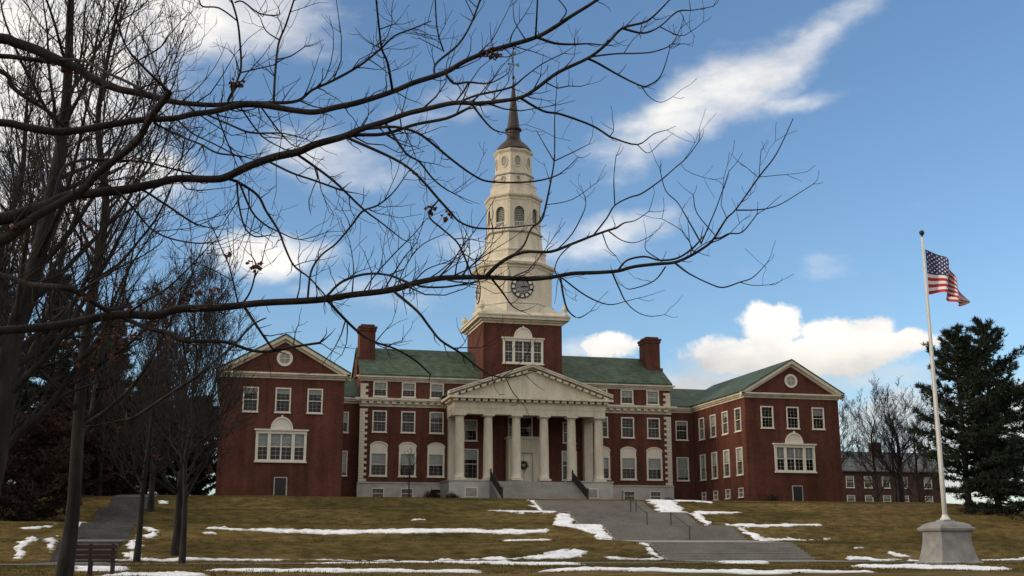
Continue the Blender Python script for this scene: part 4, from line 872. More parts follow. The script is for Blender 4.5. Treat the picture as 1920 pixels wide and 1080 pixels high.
[(2.377,8.41,4.62,0.0051),(2.333,8.555,4.812,0.0042),(2.316,8.728,4.989,0.0028)],
[(0.83,7.908,4.575,0.0113),(1.008,7.776,4.555,0.0102),(1.165,7.735,4.509,0.0092),(1.286,7.755,4.441,0.0092),(1.439,7.814,4.352,0.0084),(1.616,7.866,4.261,0.0075),(1.739,7.858,4.223,0.0075),(1.98,7.708,4.193,0.0065),(2.114,7.525,4.181,0.0055),(2.172,7.396,4.2,0.0036),(2.219,7.24,4.242,0.0027)],
[(0.685,7.983,4.52,0.0113),(0.892,7.902,4.411,0.0112),(1.028,7.857,4.337,0.0102),(1.131,7.838,4.27,0.0092),(1.242,7.841,4.171,0.0092),(1.353,7.864,4.061,0.0092),(1.437,7.886,3.985,0.0083),(1.516,7.904,3.915,0.0074),(1.65,7.898,3.874,0.0074),(1.855,7.834,3.874,0.0055),(2.049,7.718,3.879,0.0037)],
[(0.946,7.842,4.606,0.0103),(1.076,7.825,4.408,0.0093),(1.132,7.859,4.371,0.0084),(1.219,7.938,4.36,0.0075),(1.343,8.149,4.322,0.0067),(1.463,8.296,4.293,0.0059),(1.577,8.342,4.256,0.0039)],
[(1.353,7.864,4.061,0.0055),(1.292,7.932,3.956,0.0065),(1.388,7.911,3.856,0.0074),(1.489,7.86,3.749,0.0073),(1.546,7.862,3.642,0.0073),(1.608,7.914,3.527,0.0073)],
[(0.685,7.981,4.527,0.0151),(0.771,7.996,4.553,0.0142),(0.976,8.079,4.609,0.0134),(1.207,8.076,4.704,0.0116),(1.415,7.948,4.722,0.0115),(1.556,7.864,4.779,0.0095)],
[(1.529,7.557,4.69,0.0083),(1.665,7.55,4.526,0.0064),(1.761,7.541,4.491,0.0037)],
[(1.852,7.414,4.713,0.01),(2.028,7.459,4.65,0.0083),(2.155,7.446,4.632,0.0083),(2.382,7.434,4.563,0.0074),(2.515,7.463,4.508,0.0074),(2.551,7.473,4.498,0.0065),(2.763,7.53,4.483,0.0056),(2.9,7.547,4.584,0.0038),(3.005,7.554,4.626,0.0025)],
[(2.763,7.53,4.483,0.0038),(2.862,7.578,4.442,0.003),(2.944,7.547,4.513,0.0023)],
[(2.26,7.139,4.941,0.0091),(2.351,7.179,4.932,0.0082),(2.518,7.187,4.856,0.0073),(2.638,7.105,4.761,0.0063),(2.685,7.063,4.749,0.0054),(2.754,7.001,4.802,0.0045),(2.829,7.005,5.011,0.0027)],
[(2.649,7.104,4.754,0.004),(2.703,7.106,4.684,0.0033),(2.769,7.054,4.627,0.0027),(2.861,7.052,4.678,0.002)],
[(2.273,7.13,4.947,0.0082),(2.635,7.619,5.224,0.0068),(2.941,8,5.428,0.0062),(3.195,8.261,5.584,0.0064),(3.437,8.469,5.769,0.0051),(3.611,8.678,6.033,0.0034)],
[(3.437,8.469,5.769,0.004),(3.581,8.512,5.809,0.0029)],
[(2.808,7.13,5.237,0.0041),(2.946,7.095,5.166,0.0034),(3.011,7.004,5.176,0.0024),(3.076,6.981,5.23,0.0021)],
[(2.125,7.977,5.465,0.0111),(2.281,8.027,5.455,0.0102),(2.42,8.012,5.454,0.0081),(2.526,7.917,5.428,0.0061),(2.641,7.856,5.4,0.004)],
[(1.424,8.093,5.15,0.0109),(1.532,8.295,5.156,0.0101),(1.676,8.416,5.229,0.0082),(1.879,8.568,5.302,0.0063),(2.072,8.757,5.48,0.0043)],
[(1.676,8.416,5.229,0.0082),(1.636,8.41,5.15,0.0072),(1.589,8.496,5.089,0.0062)],
[(1.435,7.589,4.71,0.0083),(1.587,7.631,4.798,0.0084),(1.831,7.637,4.882,0.0075),(1.939,7.635,4.976,0.0057),(2.087,7.669,5.111,0.0048),(2.267,7.729,5.238,0.0039)],
[(1.346,8.098,5.122,0.0089),(1.371,8.182,5.257,0.009),(1.551,8.276,5.465,0.0092),(1.643,8.268,5.622,0.0083),(1.71,8.307,5.8,0.0084),(1.758,8.374,5.946,0.0085)],
[(1.44,8.246,5.39,0.0071),(1.375,8.18,5.538,0.0061),(1.308,7.901,5.659,0.006)],
[(1.426,8.243,5.401,0.0041),(1.257,8.302,5.508,0.0031)],
[(2.113,7.98,5.465,0.0081),(2.053,7.72,5.47,0.0069),(2.002,7.495,5.541,0.0058)],
[(2.035,7.993,5.445,0.006),(1.983,8.126,5.653,0.0041),(2.01,8.291,5.874,0.0025)],
[(2.292,7.908,5.586,0.0061),(2.32,7.825,5.639,0.005),(2.202,7.665,5.649,0.004)],
[(0.158,8.25,4.836,0.0108),(0.159,8.286,5.09,0.0099),(0.175,8.416,5.393,0.0092),(0.224,8.397,5.55,0.0082),(0.275,8.255,5.711,0.0071)],
[(0.172,8.378,5.252,0.0061),(0.265,8.207,5.213,0.005),(0.365,8.12,5.263,0.0039)],
[(0.182,8.425,5.433,0.0061),(0.078,8.449,5.508,0.0047),(0.028,8.419,5.6,0.0033)],
[(-0.177,8.342,4.861,0.0109),(-0.119,8.277,4.998,0.0089),(-0.093,8.251,5.109,0.0089),(-0.116,8.179,5.315,0.0089),(-0.142,8.087,5.423,0.0079),(-0.189,7.98,5.519,0.0079)],
[(-0.091,8.261,5.067,0.0059),(0.145,8.307,5.171,0.004)],
[(-0.133,8.109,5.405,0.0059),(-0.269,8.023,5.454,0.0059),(-0.384,7.975,5.43,0.0059),(-0.416,7.954,5.479,0.0039)],
[(-0.162,8.004,5.5,0.0059),(-0.105,7.986,5.507,0.0059),(0.018,8.033,5.45,0.0059),(0.153,7.868,5.374,0.0048),(0.149,7.785,5.392,0.0031)],
[(1.029,8.113,4.967,0.0107),(0.955,7.849,5.071,0.0095),(0.892,7.701,5.112,0.0085),(0.85,7.534,5.184,0.0074),(0.797,7.313,5.307,0.0064)],
[(0.85,7.534,5.184,0.0046),(0.956,7.516,5.229,0.0037)],
[(-0.074,8.009,4.687,0.0066),(0.083,8.167,4.546,0.0058),(0.257,8.066,4.419,0.0047)],
[(0.072,8.032,4.709,0.0067),(0.211,8.27,4.628,0.0058),(0.309,8.376,4.569,0.0039)],
[(-0.337,7.982,4.619,0.0085),(-0.125,7.879,4.5,0.0074),(0.009,7.848,4.449,0.0074),(0.217,7.66,4.395,0.0054),(0.368,7.456,4.292,0.0035)],
[(-0.247,7.994,4.641,0.0066),(-0.18,8.268,4.556,0.0058),(-0.114,8.518,4.489,0.006)],
[(-0.336,8.289,4.483,0.0078),(-0.224,8.21,4.403,0.0077),(-0.067,8.034,4.336,0.0056),(0.049,7.942,4.282,0.0037)],
[(-0.659,7.959,4.502,0.0084),(-0.493,7.908,4.411,0.0084),(-0.312,7.696,4.277,0.0072)],
[(-0.516,7.971,4.555,0.0075),(-0.394,7.907,4.431,0.0065),(-0.245,7.773,4.321,0.0055),(-0.061,7.754,4.229,0.0045)],
[(-0.145,8.361,4.263,0.0116),(-0.06,8.454,4.265,0.0108),(0.078,8.572,4.215,0.0099),(0.148,8.6,4.102,0.0099),(0.244,8.541,3.94,0.0088),(0.303,8.467,3.775,0.0077),(0.37,8.444,3.646,0.0077),(0.486,8.488,3.573,0.0058),(0.612,8.636,3.484,0.0059)],
[(-0.08,8.408,4.27,0.0088),(-0.059,8.357,4.087,0.0077),(-0.008,8.244,3.875,0.0066),(0.066,8.139,3.775,0.0056),(0.168,8.025,3.76,0.0037)],
[(-0.06,8.454,4.265,0.0088),(0.04,8.437,4.047,0.0078),(0.141,8.41,3.943,0.0064),(0.246,8.332,3.871,0.0057),(0.391,8.16,3.778,0.0037),(0.564,7.927,3.782,0.0027)],
[(0.135,8.235,4.38,0.0096),(0.309,8.132,4.269,0.0085),(0.465,8.074,4.206,0.0075),(0.664,8.133,4.166,0.0076)],
[(0.346,8.154,4.419,0.0105),(0.484,8.271,4.374,0.0097),(0.643,8.286,4.266,0.0096),(0.847,8.276,4.077,0.0077),(0.993,8.375,4.011,0.0058),(1.198,8.599,3.945,0.004)],
[(0.514,9.087,3.541,0.0103),(0.534,9.133,3.772,0.0093),(0.611,9.154,3.92,0.0084),(0.726,9.136,4.021,0.0084),(0.834,9.034,4.149,0.0083),(0.912,8.907,4.244,0.0083),(1.019,8.805,4.271,0.0072),(1.13,8.69,4.355,0.0051),(1.236,8.62,4.514,0.0041)],
[(0.663,9.052,3.559,0.0103),(0.74,8.86,3.625,0.0101),(0.847,8.685,3.65,0.0099),(0.959,8.482,3.631,0.0097),(1.067,8.245,3.565,0.0094),(1.174,7.991,3.453,0.011)],
[(0.677,9.059,3.521,0.0123),(0.817,9.247,3.43,0.0115),(0.967,9.409,3.341,0.0106),(1.102,9.487,3.284,0.0096),(1.284,9.53,3.24,0.0086),(1.473,9.588,3.151,0.0087),(1.615,9.688,3.056,0.0066)],
[(1.177,8.905,3.597,0.0122),(1.325,8.621,3.387,0.0108),(1.398,8.496,3.249,0.0097),(1.481,8.442,3.132,0.0096),(1.631,8.448,3.045,0.0087),(1.78,8.486,2.945,0.0078),(1.871,8.481,2.891,0.0068),(1.981,8.417,2.861,0.0058),(2.092,8.259,2.866,0.0038)],
[(1.981,8.417,2.861,0.0042),(2.072,8.551,2.767,0.0039),(2.175,8.725,2.725,0.003)],
[(1.345,8.83,3.646,0.0091),(1.398,8.813,3.624,0.0081),(1.593,8.845,3.641,0.0081),(1.798,8.846,3.688,0.0061)],
[(1.911,8.58,3.66,0.009),(2.008,8.627,3.567,0.008),(2.107,8.748,3.498,0.0061),(2.177,8.728,3.449,0.0041)],
[(0.024,9.156,3.465,0.0124),(0.148,9.109,3.277,0.0113),(0.26,9.206,3.145,0.0083)],
[(-0.86,9.141,3.322,0.0206),(-0.683,9.045,3.237,0.0193),(-0.536,8.993,3.201,0.0182),(-0.423,8.991,3.147,0.0172),(-0.195,9.06,3.161,0.0152),(-0.075,9.125,3.164,0.0133),(0.1,9.219,3.127,0.0124),(0.238,9.251,3.13,0.0114),(0.456,9.202,3.173,0.0103),(0.62,9.095,3.188,0.0102)],
[(-0.85,9.134,3.363,0.0093),(-0.692,8.966,3.45,0.0091),(-0.526,8.755,3.516,0.0079),(-0.345,8.747,3.731,0.006),(-0.251,8.765,3.859,0.004)],
[(-1.173,8.859,3.468,0.0101),(-1,8.718,3.551,0.0089),(-0.898,8.703,3.622,0.0079),(-0.747,8.837,3.755,0.006),(-0.627,8.862,3.861,0.0041)],
[(-0.423,8.991,3.147,0.0091),(-0.394,9.29,3.022,0.0073),(-0.358,9.391,2.919,0.0063)],
[(0.197,9.087,3.37,0.0051),(0.088,9.021,3.292,0.0081),(-0.048,8.849,3.093,0.0099),(-0.253,8.741,2.878,0.0098),(-0.323,8.776,2.821,0.0108),(-0.534,8.969,2.695,0.012),(-0.744,9.056,2.547,0.0141)],
[(-1.433,8.623,5.186,0.0104),(-1.198,8.205,5.021,0.0099),(-0.991,7.881,4.815,0.0114),(-0.867,7.776,4.729,0.0112),(-0.733,7.616,4.615,0.0109)],
[(-1.363,8.532,4.041,0.0139),(-1.337,8.674,4.345,0.0122),(-1.224,8.817,4.474,0.0124),(-1.07,8.933,4.525,0.0105),(-0.807,8.941,4.536,0.0083),(-0.615,8.907,4.492,0.0083),(-0.445,8.931,4.466,0.0062)],
[(-1.033,8.265,4.163,0.0087),(-0.862,8.298,4.051,0.0086),(-0.736,8.35,3.92,0.0077),(-0.648,8.334,3.829,0.0076),(-0.517,8.251,3.752,0.0066),(-0.333,8.092,3.687,0.0055),(-0.212,8.004,3.679,0.0037)],
[(-0.771,8.486,4.184,0.0089),(-0.556,8.629,4.09,0.008),(-0.391,8.705,4.006,0.007),(-0.248,8.697,3.967,0.004)],
[(-0.009,9.158,3.464,0.0083),(0.068,9.231,3.614,0.0073),(0.1,9.228,3.814,0.0063),(0.062,9.226,3.9,0.0042)],
[(-0.017,9.158,3.464,0.0083),(-0.109,9.228,3.802,0.0063),(-0.169,9.166,3.915,0.0052),(-0.248,9.148,4.082,0.0042)],
[(0.939,8.984,3.584,0.0061),(1.004,8.836,3.685,0.005),(1.129,8.685,3.829,0.005),(1.262,8.472,3.954,0.0039),(1.332,8.273,4.031,0.0029)],
[(0.857,9.007,3.572,0.0061),(0.843,8.803,3.755,0.004),(0.8,8.772,3.961,0.003)],
[(1.203,8.886,3.629,0.0061),(1.26,8.859,3.793,0.0041),(1.395,8.917,3.992,0.0041),(1.585,9.003,4.117,0.0031)],
[(1.324,8.838,3.66,0.0061),(1.449,8.96,3.805,0.0052),(1.645,9.073,3.911,0.0042),(1.724,9.141,3.979,0.0032)],
[(3.083,7.943,3.725,0.0049),(3.051,8.172,3.86,0.004),(3.057,8.207,3.934,0.0026)],
[(3.292,7.814,3.784,0.0039),(3.191,7.754,3.907,0.0029),(2.995,7.679,3.976,0.0023)],
[(3.381,7.613,3.861,0.0038),(3.209,7.523,3.988,0.0038),(3.108,7.341,4.067,0.0028)],
[(3.615,7.319,4.232,0.003),(3.566,7.163,4.382,0.0022)],
[(3.615,7.319,4.232,0.003),(3.879,7.398,4.298,0.0023)],
[(3.616,7.321,4.224,0.003),(3.574,7.427,4.337,0.0023)],
[(2.581,7.702,3.865,0.0056),(2.635,7.566,3.76,0.004),(2.723,7.529,3.736,0.0033),(2.797,7.443,3.758,0.0022)],
[(2.545,7.717,3.843,0.0047),(2.662,7.95,3.801,0.0038),(2.763,8.063,3.773,0.0029)],
[(2.339,7.806,3.776,0.0056),(2.232,7.764,3.667,0.0046),(2.209,7.826,3.58,0.0041),(2.24,7.837,3.524,0.0037)]]
LEAFPOS=[(-0.182,8.268,5.03),(-0.111,8.272,5.01),(0.139,9.22,3.867),(0.181,9.214,3.886),(1.318,7.904,4.014),(1.433,7.886,3.985),(1.778,8.036,5.356),(1.826,8.043,5.337),(-1.388,8.852,5.219),(-1.439,8.888,5.211),(-1.179,8.559,3.989),(-1.144,8.887,3.447),(-1.564,8.34,3.813)]
SNOW=[
[(-1.53,79.12),(-1.1,79.11),(-0.67,79.08),(-0.24,79.08),(0.19,79.08),(0.62,79.08),(1.05,79.08),(1.49,79.05),(1.92,79.04),(2.36,79.04),(2.79,79.04),(3.23,79.04),(3.67,79.04),(4.11,79.03),(4.55,79),(4.99,79),(5.44,79),(5.88,78.99),(6.32,78.99),(6.77,78.99),(7.21,78.99),(7.65,78.95),(8.09,78.95),(8.54,78.95),(8.99,78.94),(9.44,78.94),(9.89,78.94),(10.34,78.93),(10.78,78.9),(11.24,78.89),(11.69,78.89),(12.15,78.89),(12.6,78.88),(13.06,78.88),(13.5,78.87),(13.95,78.87),(14.4,78.87),(14.84,78.86),(15.29,78.86),(15.74,78.86),(16.19,78.85),(16.65,78.88),(17.11,78.87),(17.56,78.87),(18.02,78.86),(18.47,78.86),(18.93,78.85),(19.39,78.85),(19.86,78.87),(20.32,78.87),(20.78,78.86),(21.24,78.86),(21.71,78.85),(21.46,77.95),(21,77.95),(20.53,77.93),(20.08,77.93),(19.62,77.94),(19.16,77.91),(18.7,77.92),(18.25,77.92),(17.8,77.92),(17.35,77.93),(16.9,77.9),(16.45,77.9),(16,77.91),(15.56,77.91),(15.11,77.88),(14.66,77.88),(14.22,77.89),(13.78,77.89),(13.34,77.89),(12.9,77.89),(12.45,77.9),(12,77.9),(11.55,77.9),(11.1,77.9),(10.66,77.94),(10.22,77.94),(9.77,77.94),(9.33,77.94),(8.88,77.95),(8.45,77.98),(8.01,77.98),(7.57,77.98),(7.13,77.98),(6.69,78.02),(6.26,78.02),(5.82,78.02),(5.39,78.05),(4.96,78.08),(4.53,78.11),(4.1,78.14),(3.67,78.17),(3.24,78.2),(2.81,78.26),(2.39,78.29),(1.95,78.32),(1.52,78.35),(1.08,78.38),(0.65,78.45),(0.22,78.48),(-0.22,78.51),(-0.65,78.54),(-1.08,78.6),(-1.51,78.63)],
[(-1.72,78.06),(-1.27,78.15),(-0.83,78.26),(-0.75,77.86),(-1.19,77.75),(-1.63,77.6)],
[(21.02,95.67),(21.61,95.67),(22.21,95.66),(22.81,95.66),(23.4,95.62),(24,95.62),(24.61,95.62),(25.21,95.61),(25.82,95.61),(26.43,95.6),(27.04,95.6),(24.96,88.26),(24.39,88.26),(23.83,88.25),(23.27,88.25),(22.71,88.24),(22.16,88.27),(21.6,88.26),(21.04,88.25),(20.49,88.25),(19.94,88.27),(19.39,88.26)],
[(25.77,101.08),(25.99,98.2),(25.97,95.49),(25.42,95.34),(25.19,96.97)],
[(24.91,88.39),(25.92,88.41),(25.91,86.8),(24.5,80.61),(25.43,81.85),(26.39,83.12),(27.39,84.44),(25.87,78.8),(25.87,77.87),(25.87,76.96),(25.21,76.91),(24.57,76.88),(24.4,78.16),(23.85,78.88),(23.36,79.12),(22.88,79.36),(22.38,79.58),(23.88,86.1)],
[(16.01,67.67),(16.44,67.79),(16.87,67.88),(17.31,68),(17.75,68.1),(18.22,68.21),(18.69,68.33),(19.17,68.45),(19.83,68.72),(20.5,68.96),(20.86,68.76),(21.22,68.54),(21.31,68),(20.57,67.33),(20.17,67.32),(19.77,67.31),(19.37,67.3),(18.97,67.29),(18.58,67.28),(18.18,67.27),(17.79,67.26),(17.39,67.25),(17.01,67.27),(16.62,67.26),(16.23,67.25),(15.82,67.24),(15.42,67.27),(15.01,67.29),(14.6,67.28),(14.2,67.3),(13.8,67.29),(13.4,67.31),(13,67.33),(12.6,67.32),(12.2,67.34),(11.81,67.36),(11.88,67.77),(12.29,67.78),(12.7,67.76),(13.11,67.76),(13.52,67.74),(13.93,67.72),(14.35,67.73),(14.76,67.7),(15.18,67.71),(15.59,67.69)],
[(-3.89,67.47),(-3.55,67.51),(-3.2,67.59),(-2.85,67.67),(-2.5,67.74),(-2.16,67.73),(-1.81,67.72),(-1.47,67.7),(-1.12,67.69),(-0.78,67.67),(-0.42,67.66),(-0.06,67.64),(0.31,67.62),(0.67,67.61),(1.03,67.59),(1.4,67.58),(1.76,67.56),(2.13,67.54),(2.49,67.53),(2.86,67.51),(3.23,67.49),(3.6,67.47),(3.97,67.46),(4.34,67.44),(4.71,67.42),(5.08,67.41),(5.46,67.39),(5.85,67.4),(6.23,67.38),(6.61,67.39),(6.99,67.37),(7.38,67.38),(7.77,67.4),(8.16,67.38),(8.55,67.39),(8.93,67.37),(9.33,67.38),(9.3,67.17),(8.93,67.16),(8.55,67.15),(8.19,67.16),(7.82,67.15),(7.45,67.17),(7.08,67.15),(6.71,67.14),(6.35,67.16),(5.98,67.14),(5.62,67.16),(5.26,67.14),(4.9,67.13),(4.54,67.14),(4.18,67.13),(3.82,67.15),(3.46,67.13),(3.1,67.15),(2.75,67.13),(2.39,67.12),(2.04,67.13),(1.69,67.11),(1.33,67.13),(0.98,67.11),(0.63,67.13),(0.28,67.11),(-0.07,67.13),(-0.41,67.11),(-0.76,67.13),(-1.11,67.11),(-1.46,67.09),(-1.8,67.11),(-2.15,67.09),(-2.49,67.07),(-2.84,67.09),(-3.18,67.07),(-3.52,67.05),(-3.86,67.07)],
[(3.37,58.2),(3.68,58.29),(4,58.38),(4.31,58.47),(4.63,58.56),(4.95,58.65),(5.27,58.73),(5.6,58.82),(5.92,58.91),(6.25,59),(6.58,59.11),(6.91,59.2),(7.24,59.29),(7.57,59.37),(7.91,59.49),(8.25,59.57),(8.59,59.66),(8.93,59.77),(9.28,59.86),(9.63,59.97),(9.97,60.05),(10.28,59.86),(10.58,59.64),(10.88,59.45),(11.18,59.23),(11.48,59.04),(11.77,58.82),(12.07,58.63),(12.36,58.41),(12.65,58.22),(12.94,58.01),(13.23,57.82),(13.52,57.6),(13.81,57.41),(14.1,57.23),(14.38,57.01),(14.66,56.83),(14.95,56.64),(15.23,56.43),(15.51,56.24),(15.79,56.06),(16.06,55.85),(16.34,55.67),(16.62,55.48),(16.16,52.67),(15.75,50.12),(15.46,50.15),(15.17,50.21),(14.88,50.27),(14.58,50.29),(14.29,50.35),(14,50.38),(13.71,50.44),(13.41,50.46),(13.12,50.52),(12.83,50.55),(12.54,50.61),(12.26,50.67),(11.96,50.69),(11.68,50.75),(11.38,50.78),(11.1,50.84),(10.81,50.87),(10.52,50.92),(10.23,50.95),(9.94,51.01),(9.65,51.04),(9.37,51.1),(9.08,51.16),(8.79,51.19),(8.51,51.24),(8.28,51.55),(8.04,51.88),(7.8,52.18),(7.56,52.52),(7.32,52.85),(7.07,53.16),(6.83,53.5),(6.58,53.83),(6.32,54.17),(6.07,54.54),(5.81,54.88),(5.55,55.23),(5.29,55.6),(5.02,55.94),(4.76,56.32),(4.48,56.69),(4.21,57.07),(3.93,57.45),(3.65,57.82)],
[(21.93,67.63),(22.35,67.61),(22.75,67.56),(23.16,67.51),(23.56,67.46),(24.01,67.46),(24.48,67.49),(24.93,67.49),(25.39,67.52),(25.85,67.53),(25.87,67.14),(25.44,67.14),(25.02,67.13),(24.61,67.15),(24.19,67.15),(23.77,67.14),(23.36,67.16),(22.94,67.15),(22.52,67.15),(22.12,67.17)],
[(25.17,70.15),(26.17,71.53),(25.74,69.35),(25.77,68.44),(25.78,67.53),(25.09,67.71),(25.16,68.63)],
[(38.21,104.28),(39.07,104.78),(39.95,105.27),(40.84,105.79),(38.84,97.7),(38.8,96.42),(35.99,88.36),(35.39,88.33),(34.81,88.33),(34.23,88.33),(33.64,88.3),(36.23,96.35),(36.22,97.58)],
[(41.34,105.28),(41.71,104.55),(42.07,103.8),(42.43,103.07),(42.78,102.34),(43.12,101.62),(43.47,100.93),(42.3,98.21),(41.59,98.24),(40.87,98.23),(40.16,98.25),(39.45,98.28),(38.73,98.27)],
[(35.93,88.23),(36.91,88.26),(36.94,87.3),(36.97,86.36),(36.99,85.43),(36.11,85.35),(36.05,86.29),(36,87.26)],
[(39.36,95.52),(39.99,95.49),(40.62,95.48),(41.26,95.47),(41.89,95.43),(42.54,95.42),(43.18,95.41),(43.83,95.4),(40.54,88.25),(39.95,88.25),(39.35,88.22),(38.76,88.22),(38.18,88.22),(37.58,88.19),(37,88.19),(36.41,88.16)],
[(37.87,85.77),(38.41,85.75),(38.97,85.76),(39.51,85.74),(40.07,85.74),(40.62,85.72),(41.18,85.73),(41.75,85.73),(42.3,85.71),(42.87,85.72),(43.42,85.7),(43.99,85.7),(44.56,85.71),(45.12,85.68),(45.7,85.69),(46.27,85.69),(43.01,79.66),(42.46,79.65),(41.94,79.67),(41.39,79.65),(40.85,79.64),(40.32,79.63),(39.78,79.62),(39.24,79.6),(38.71,79.59),(38.18,79.58),(37.65,79.56),(37.12,79.55),(36.6,79.56),(36.08,79.55)],
[(35.74,79.54),(36.5,79.55),(36.71,78.97),(36.92,78.39),(37.14,77.84),(36.99,76.97),(36.31,76.92),(36.16,77.54),(36.02,78.2),(35.88,78.85)],
[(36.54,77.06),(37.09,77.07),(37.63,77.09),(38.18,77.1),(38.72,77.11),(39.27,77.13),(39.82,77.14),(40.37,77.15),(40.93,77.16),(41.48,77.17),(42.04,77.19),(41.9,76.95),(41.35,76.91),(40.81,76.89),(40.27,76.88),(39.72,76.84),(39.19,76.82),(38.52,76.52),(37.78,76.09),(37.05,75.64),(36.32,75.2),(35.62,74.79)],
[(37.34,67.48),(38.4,67.89),(38.87,67.84),(39.34,67.78),(39.82,67.75),(40.29,67.69),(40.76,67.63),(41.23,67.58),(41.72,67.55),(42.19,67.49),(42.67,67.43),(42.88,67.07),(42.35,67.04),(41.83,67.05),(41.3,67.03),(40.75,66.98),(39.97,66.54),(39.2,66.1),(39.33,67.06),(38.93,67.14),(38.53,67.22),(38.14,67.32),(37.74,67.4)],
[(41.72,69.37),(42.01,69.28),(42.21,68.74),(42.41,68.2),(42.79,67.96),(43.16,67.71),(42.3,67.45),(42.02,67.77),(41.74,68.09),(41.46,68.41)],
[(39.9,69.77),(40.69,69.67),(40.44,69.39),(39.75,69.39)],
[(27.26,47.77),(27.43,47.53),(27.59,47.25),(27.76,47),(27.93,46.76),(28.09,46.51),(28.26,46.27),(28.42,46.02),(28.58,45.78),(28.74,45.54),(28.89,45.3),(28.75,44.59),(28.6,43.88),(28.47,43.23),(28.34,42.58),(28.24,41.99),(28.34,41.7),(28.45,41.44),(28.54,41.15),(28.65,40.89),(28.76,40.63),(28.86,40.37),(28.96,40.12),(29.06,39.86),(29.16,39.6),(27.89,37.43),(27.66,37.53),(27.46,37.65),(27.24,37.74),(27.01,37.83),(26.79,37.93),(26.56,38.02),(26.34,38.12),(26.11,38.21),(26.03,38.49),(25.93,38.75),(25.82,39.01),(25.71,39.27),(25.62,39.56),(25.5,39.82),(25.41,40.11),(25.29,40.37),(25.18,40.67),(25.08,40.96),(24.97,41.25),(24.84,41.52),(24.74,41.84),(24.7,42.27),(24.8,42.96),(24.92,43.68)],
[(27.93,67.21),(28.34,67.13),(28.74,67.05),(28.33,65.11),(27.52,62.31),(27.78,61.95),(28.04,61.59),(28.29,61.23),(28.54,60.87),(28.81,60.54),(29.05,60.18),(24.99,51.77),(24.68,51.86),(24.36,51.95),(24.04,52.04),(23.74,52.16),(23.43,52.25),(23.11,52.34),(24.66,56.68),(26.47,61.77),(28.3,67.05)],
[(9.95,38.19),(10.16,38.15),(10.37,38.11),(10.59,38.1),(10.81,38.06),(11.02,38.02),(11.23,37.98),(11.45,37.94),(11.66,37.9),(11.87,37.86),(12.08,37.82),(12.3,37.78),(12.51,37.74),(12.73,37.73),(12.95,37.69),(13.16,37.65),(13.38,37.61),(13.59,37.57),(13.81,37.53),(14.02,37.49),(14.24,37.45),(14.45,37.41),(14.67,37.38),(14.88,37.34),(15.1,37.3),(15.31,37.26),(15.53,37.22),(15.75,37.18),(15.96,37.14),(16.18,37.1),(16.4,37.07),(16.61,37.03),(16.83,36.99),(17.05,36.95),(17.28,36.94),(17.5,36.9),(17.72,36.86),(17.93,36.83),(18.14,36.76),(18.36,36.72),(18.58,36.69),(18.79,36.65),(19.01,36.61),(19.23,36.57),(19.45,36.54),(19.67,36.5),(19.89,36.46),(20.11,36.42),(20.33,36.39),(20.56,36.35),(20.78,36.31),(21,36.28),(21.22,36.24),(21.44,36.2),(20.66,34.9),(20.45,34.93),(20.24,34.97),(20.02,35),(19.81,35.04),(19.6,35.07),(19.38,35.11),(19.17,35.14),(18.96,35.18),(18.75,35.21),(18.53,35.25),(18.32,35.28),(18.13,35.35),(17.91,35.38),(17.7,35.42),(17.49,35.46),(17.28,35.49),(17.07,35.53),(16.86,35.56),(16.65,35.6),(16.44,35.64),(16.23,35.67),(16.02,35.71),(15.81,35.75),(15.6,35.78),(15.39,35.82),(15.18,35.86),(14.97,35.89),(14.77,35.93),(14.56,35.97),(14.35,36),(14.14,36.04),(13.93,36.08),(13.73,36.12),(13.52,36.15),(13.31,36.19),(13.1,36.23),(12.9,36.27),(12.69,36.3),(12.48,36.34),(12.28,36.38),(12.07,36.42),(11.86,36.43),(11.65,36.46),(11.44,36.5),(11.24,36.54),(11.03,36.58),(10.83,36.62),(10.62,36.66),(10.42,36.7),(10.21,36.73),(10.01,36.77),(9.8,36.81),(9.6,36.85)],
[(-5.45,79.34),(-4.72,79.36),(-4.09,78.52),(-4.16,77.2),(-4.7,77.15),(-5.24,77.11),(-5.34,78.21)],
[(-5.48,67.7),(-5.53,68.96),(-5.6,70.54),(-5.61,77.55),(-5,70.05),(-4.85,68.87),(-4.7,67.69),(-5.09,67.71)],
[(-12.86,78.62),(-12.5,78.72),(-12.15,78.85),(-11.8,78.98),(-11.44,79.11),(-11.08,79.24),(-10.72,79.37),(-10.64,78.91),(-11.06,78.75),(-11.48,78.6),(-11.89,78.45),(-12.3,78.29),(-12.7,78.14)],
[(-11.18,67.59),(-11.32,68.71),(-11.47,69.87),(-11.53,72.24),(-11.94,77.06),(-11.66,77.53),(-10.83,73.35),(-10.69,69.95),(-10.99,69.53),(-10.72,68.45),(-10.46,67.43),(-10.82,67.51)],
[(-11.04,77.17),(-10.37,77.44),(-9.32,69.83),(-9.11,68.55),(-9.76,68.69),(-9.95,69.79)],
[(-9.73,79.6),(-9.72,82.83),(-9.62,85.48),(-8.79,78.46),(-8.6,77.1),(-8.97,77.06),(-9.34,76.99),(-9.53,78.26)],
[(-6.41,67.55),(-6.06,67.56),(-5.72,67.58),(-5.37,67.57),(-5.02,67.58),(-4.68,67.6),(-4.33,67.61),(-3.97,67.6),(-3.62,67.61),(-3.59,67.12),(-3.94,67.14),(-4.29,67.15),(-4.63,67.13),(-4.98,67.15),(-5.33,67.16),(-5.67,67.15),(-6.02,67.16),(-6.36,67.14)],
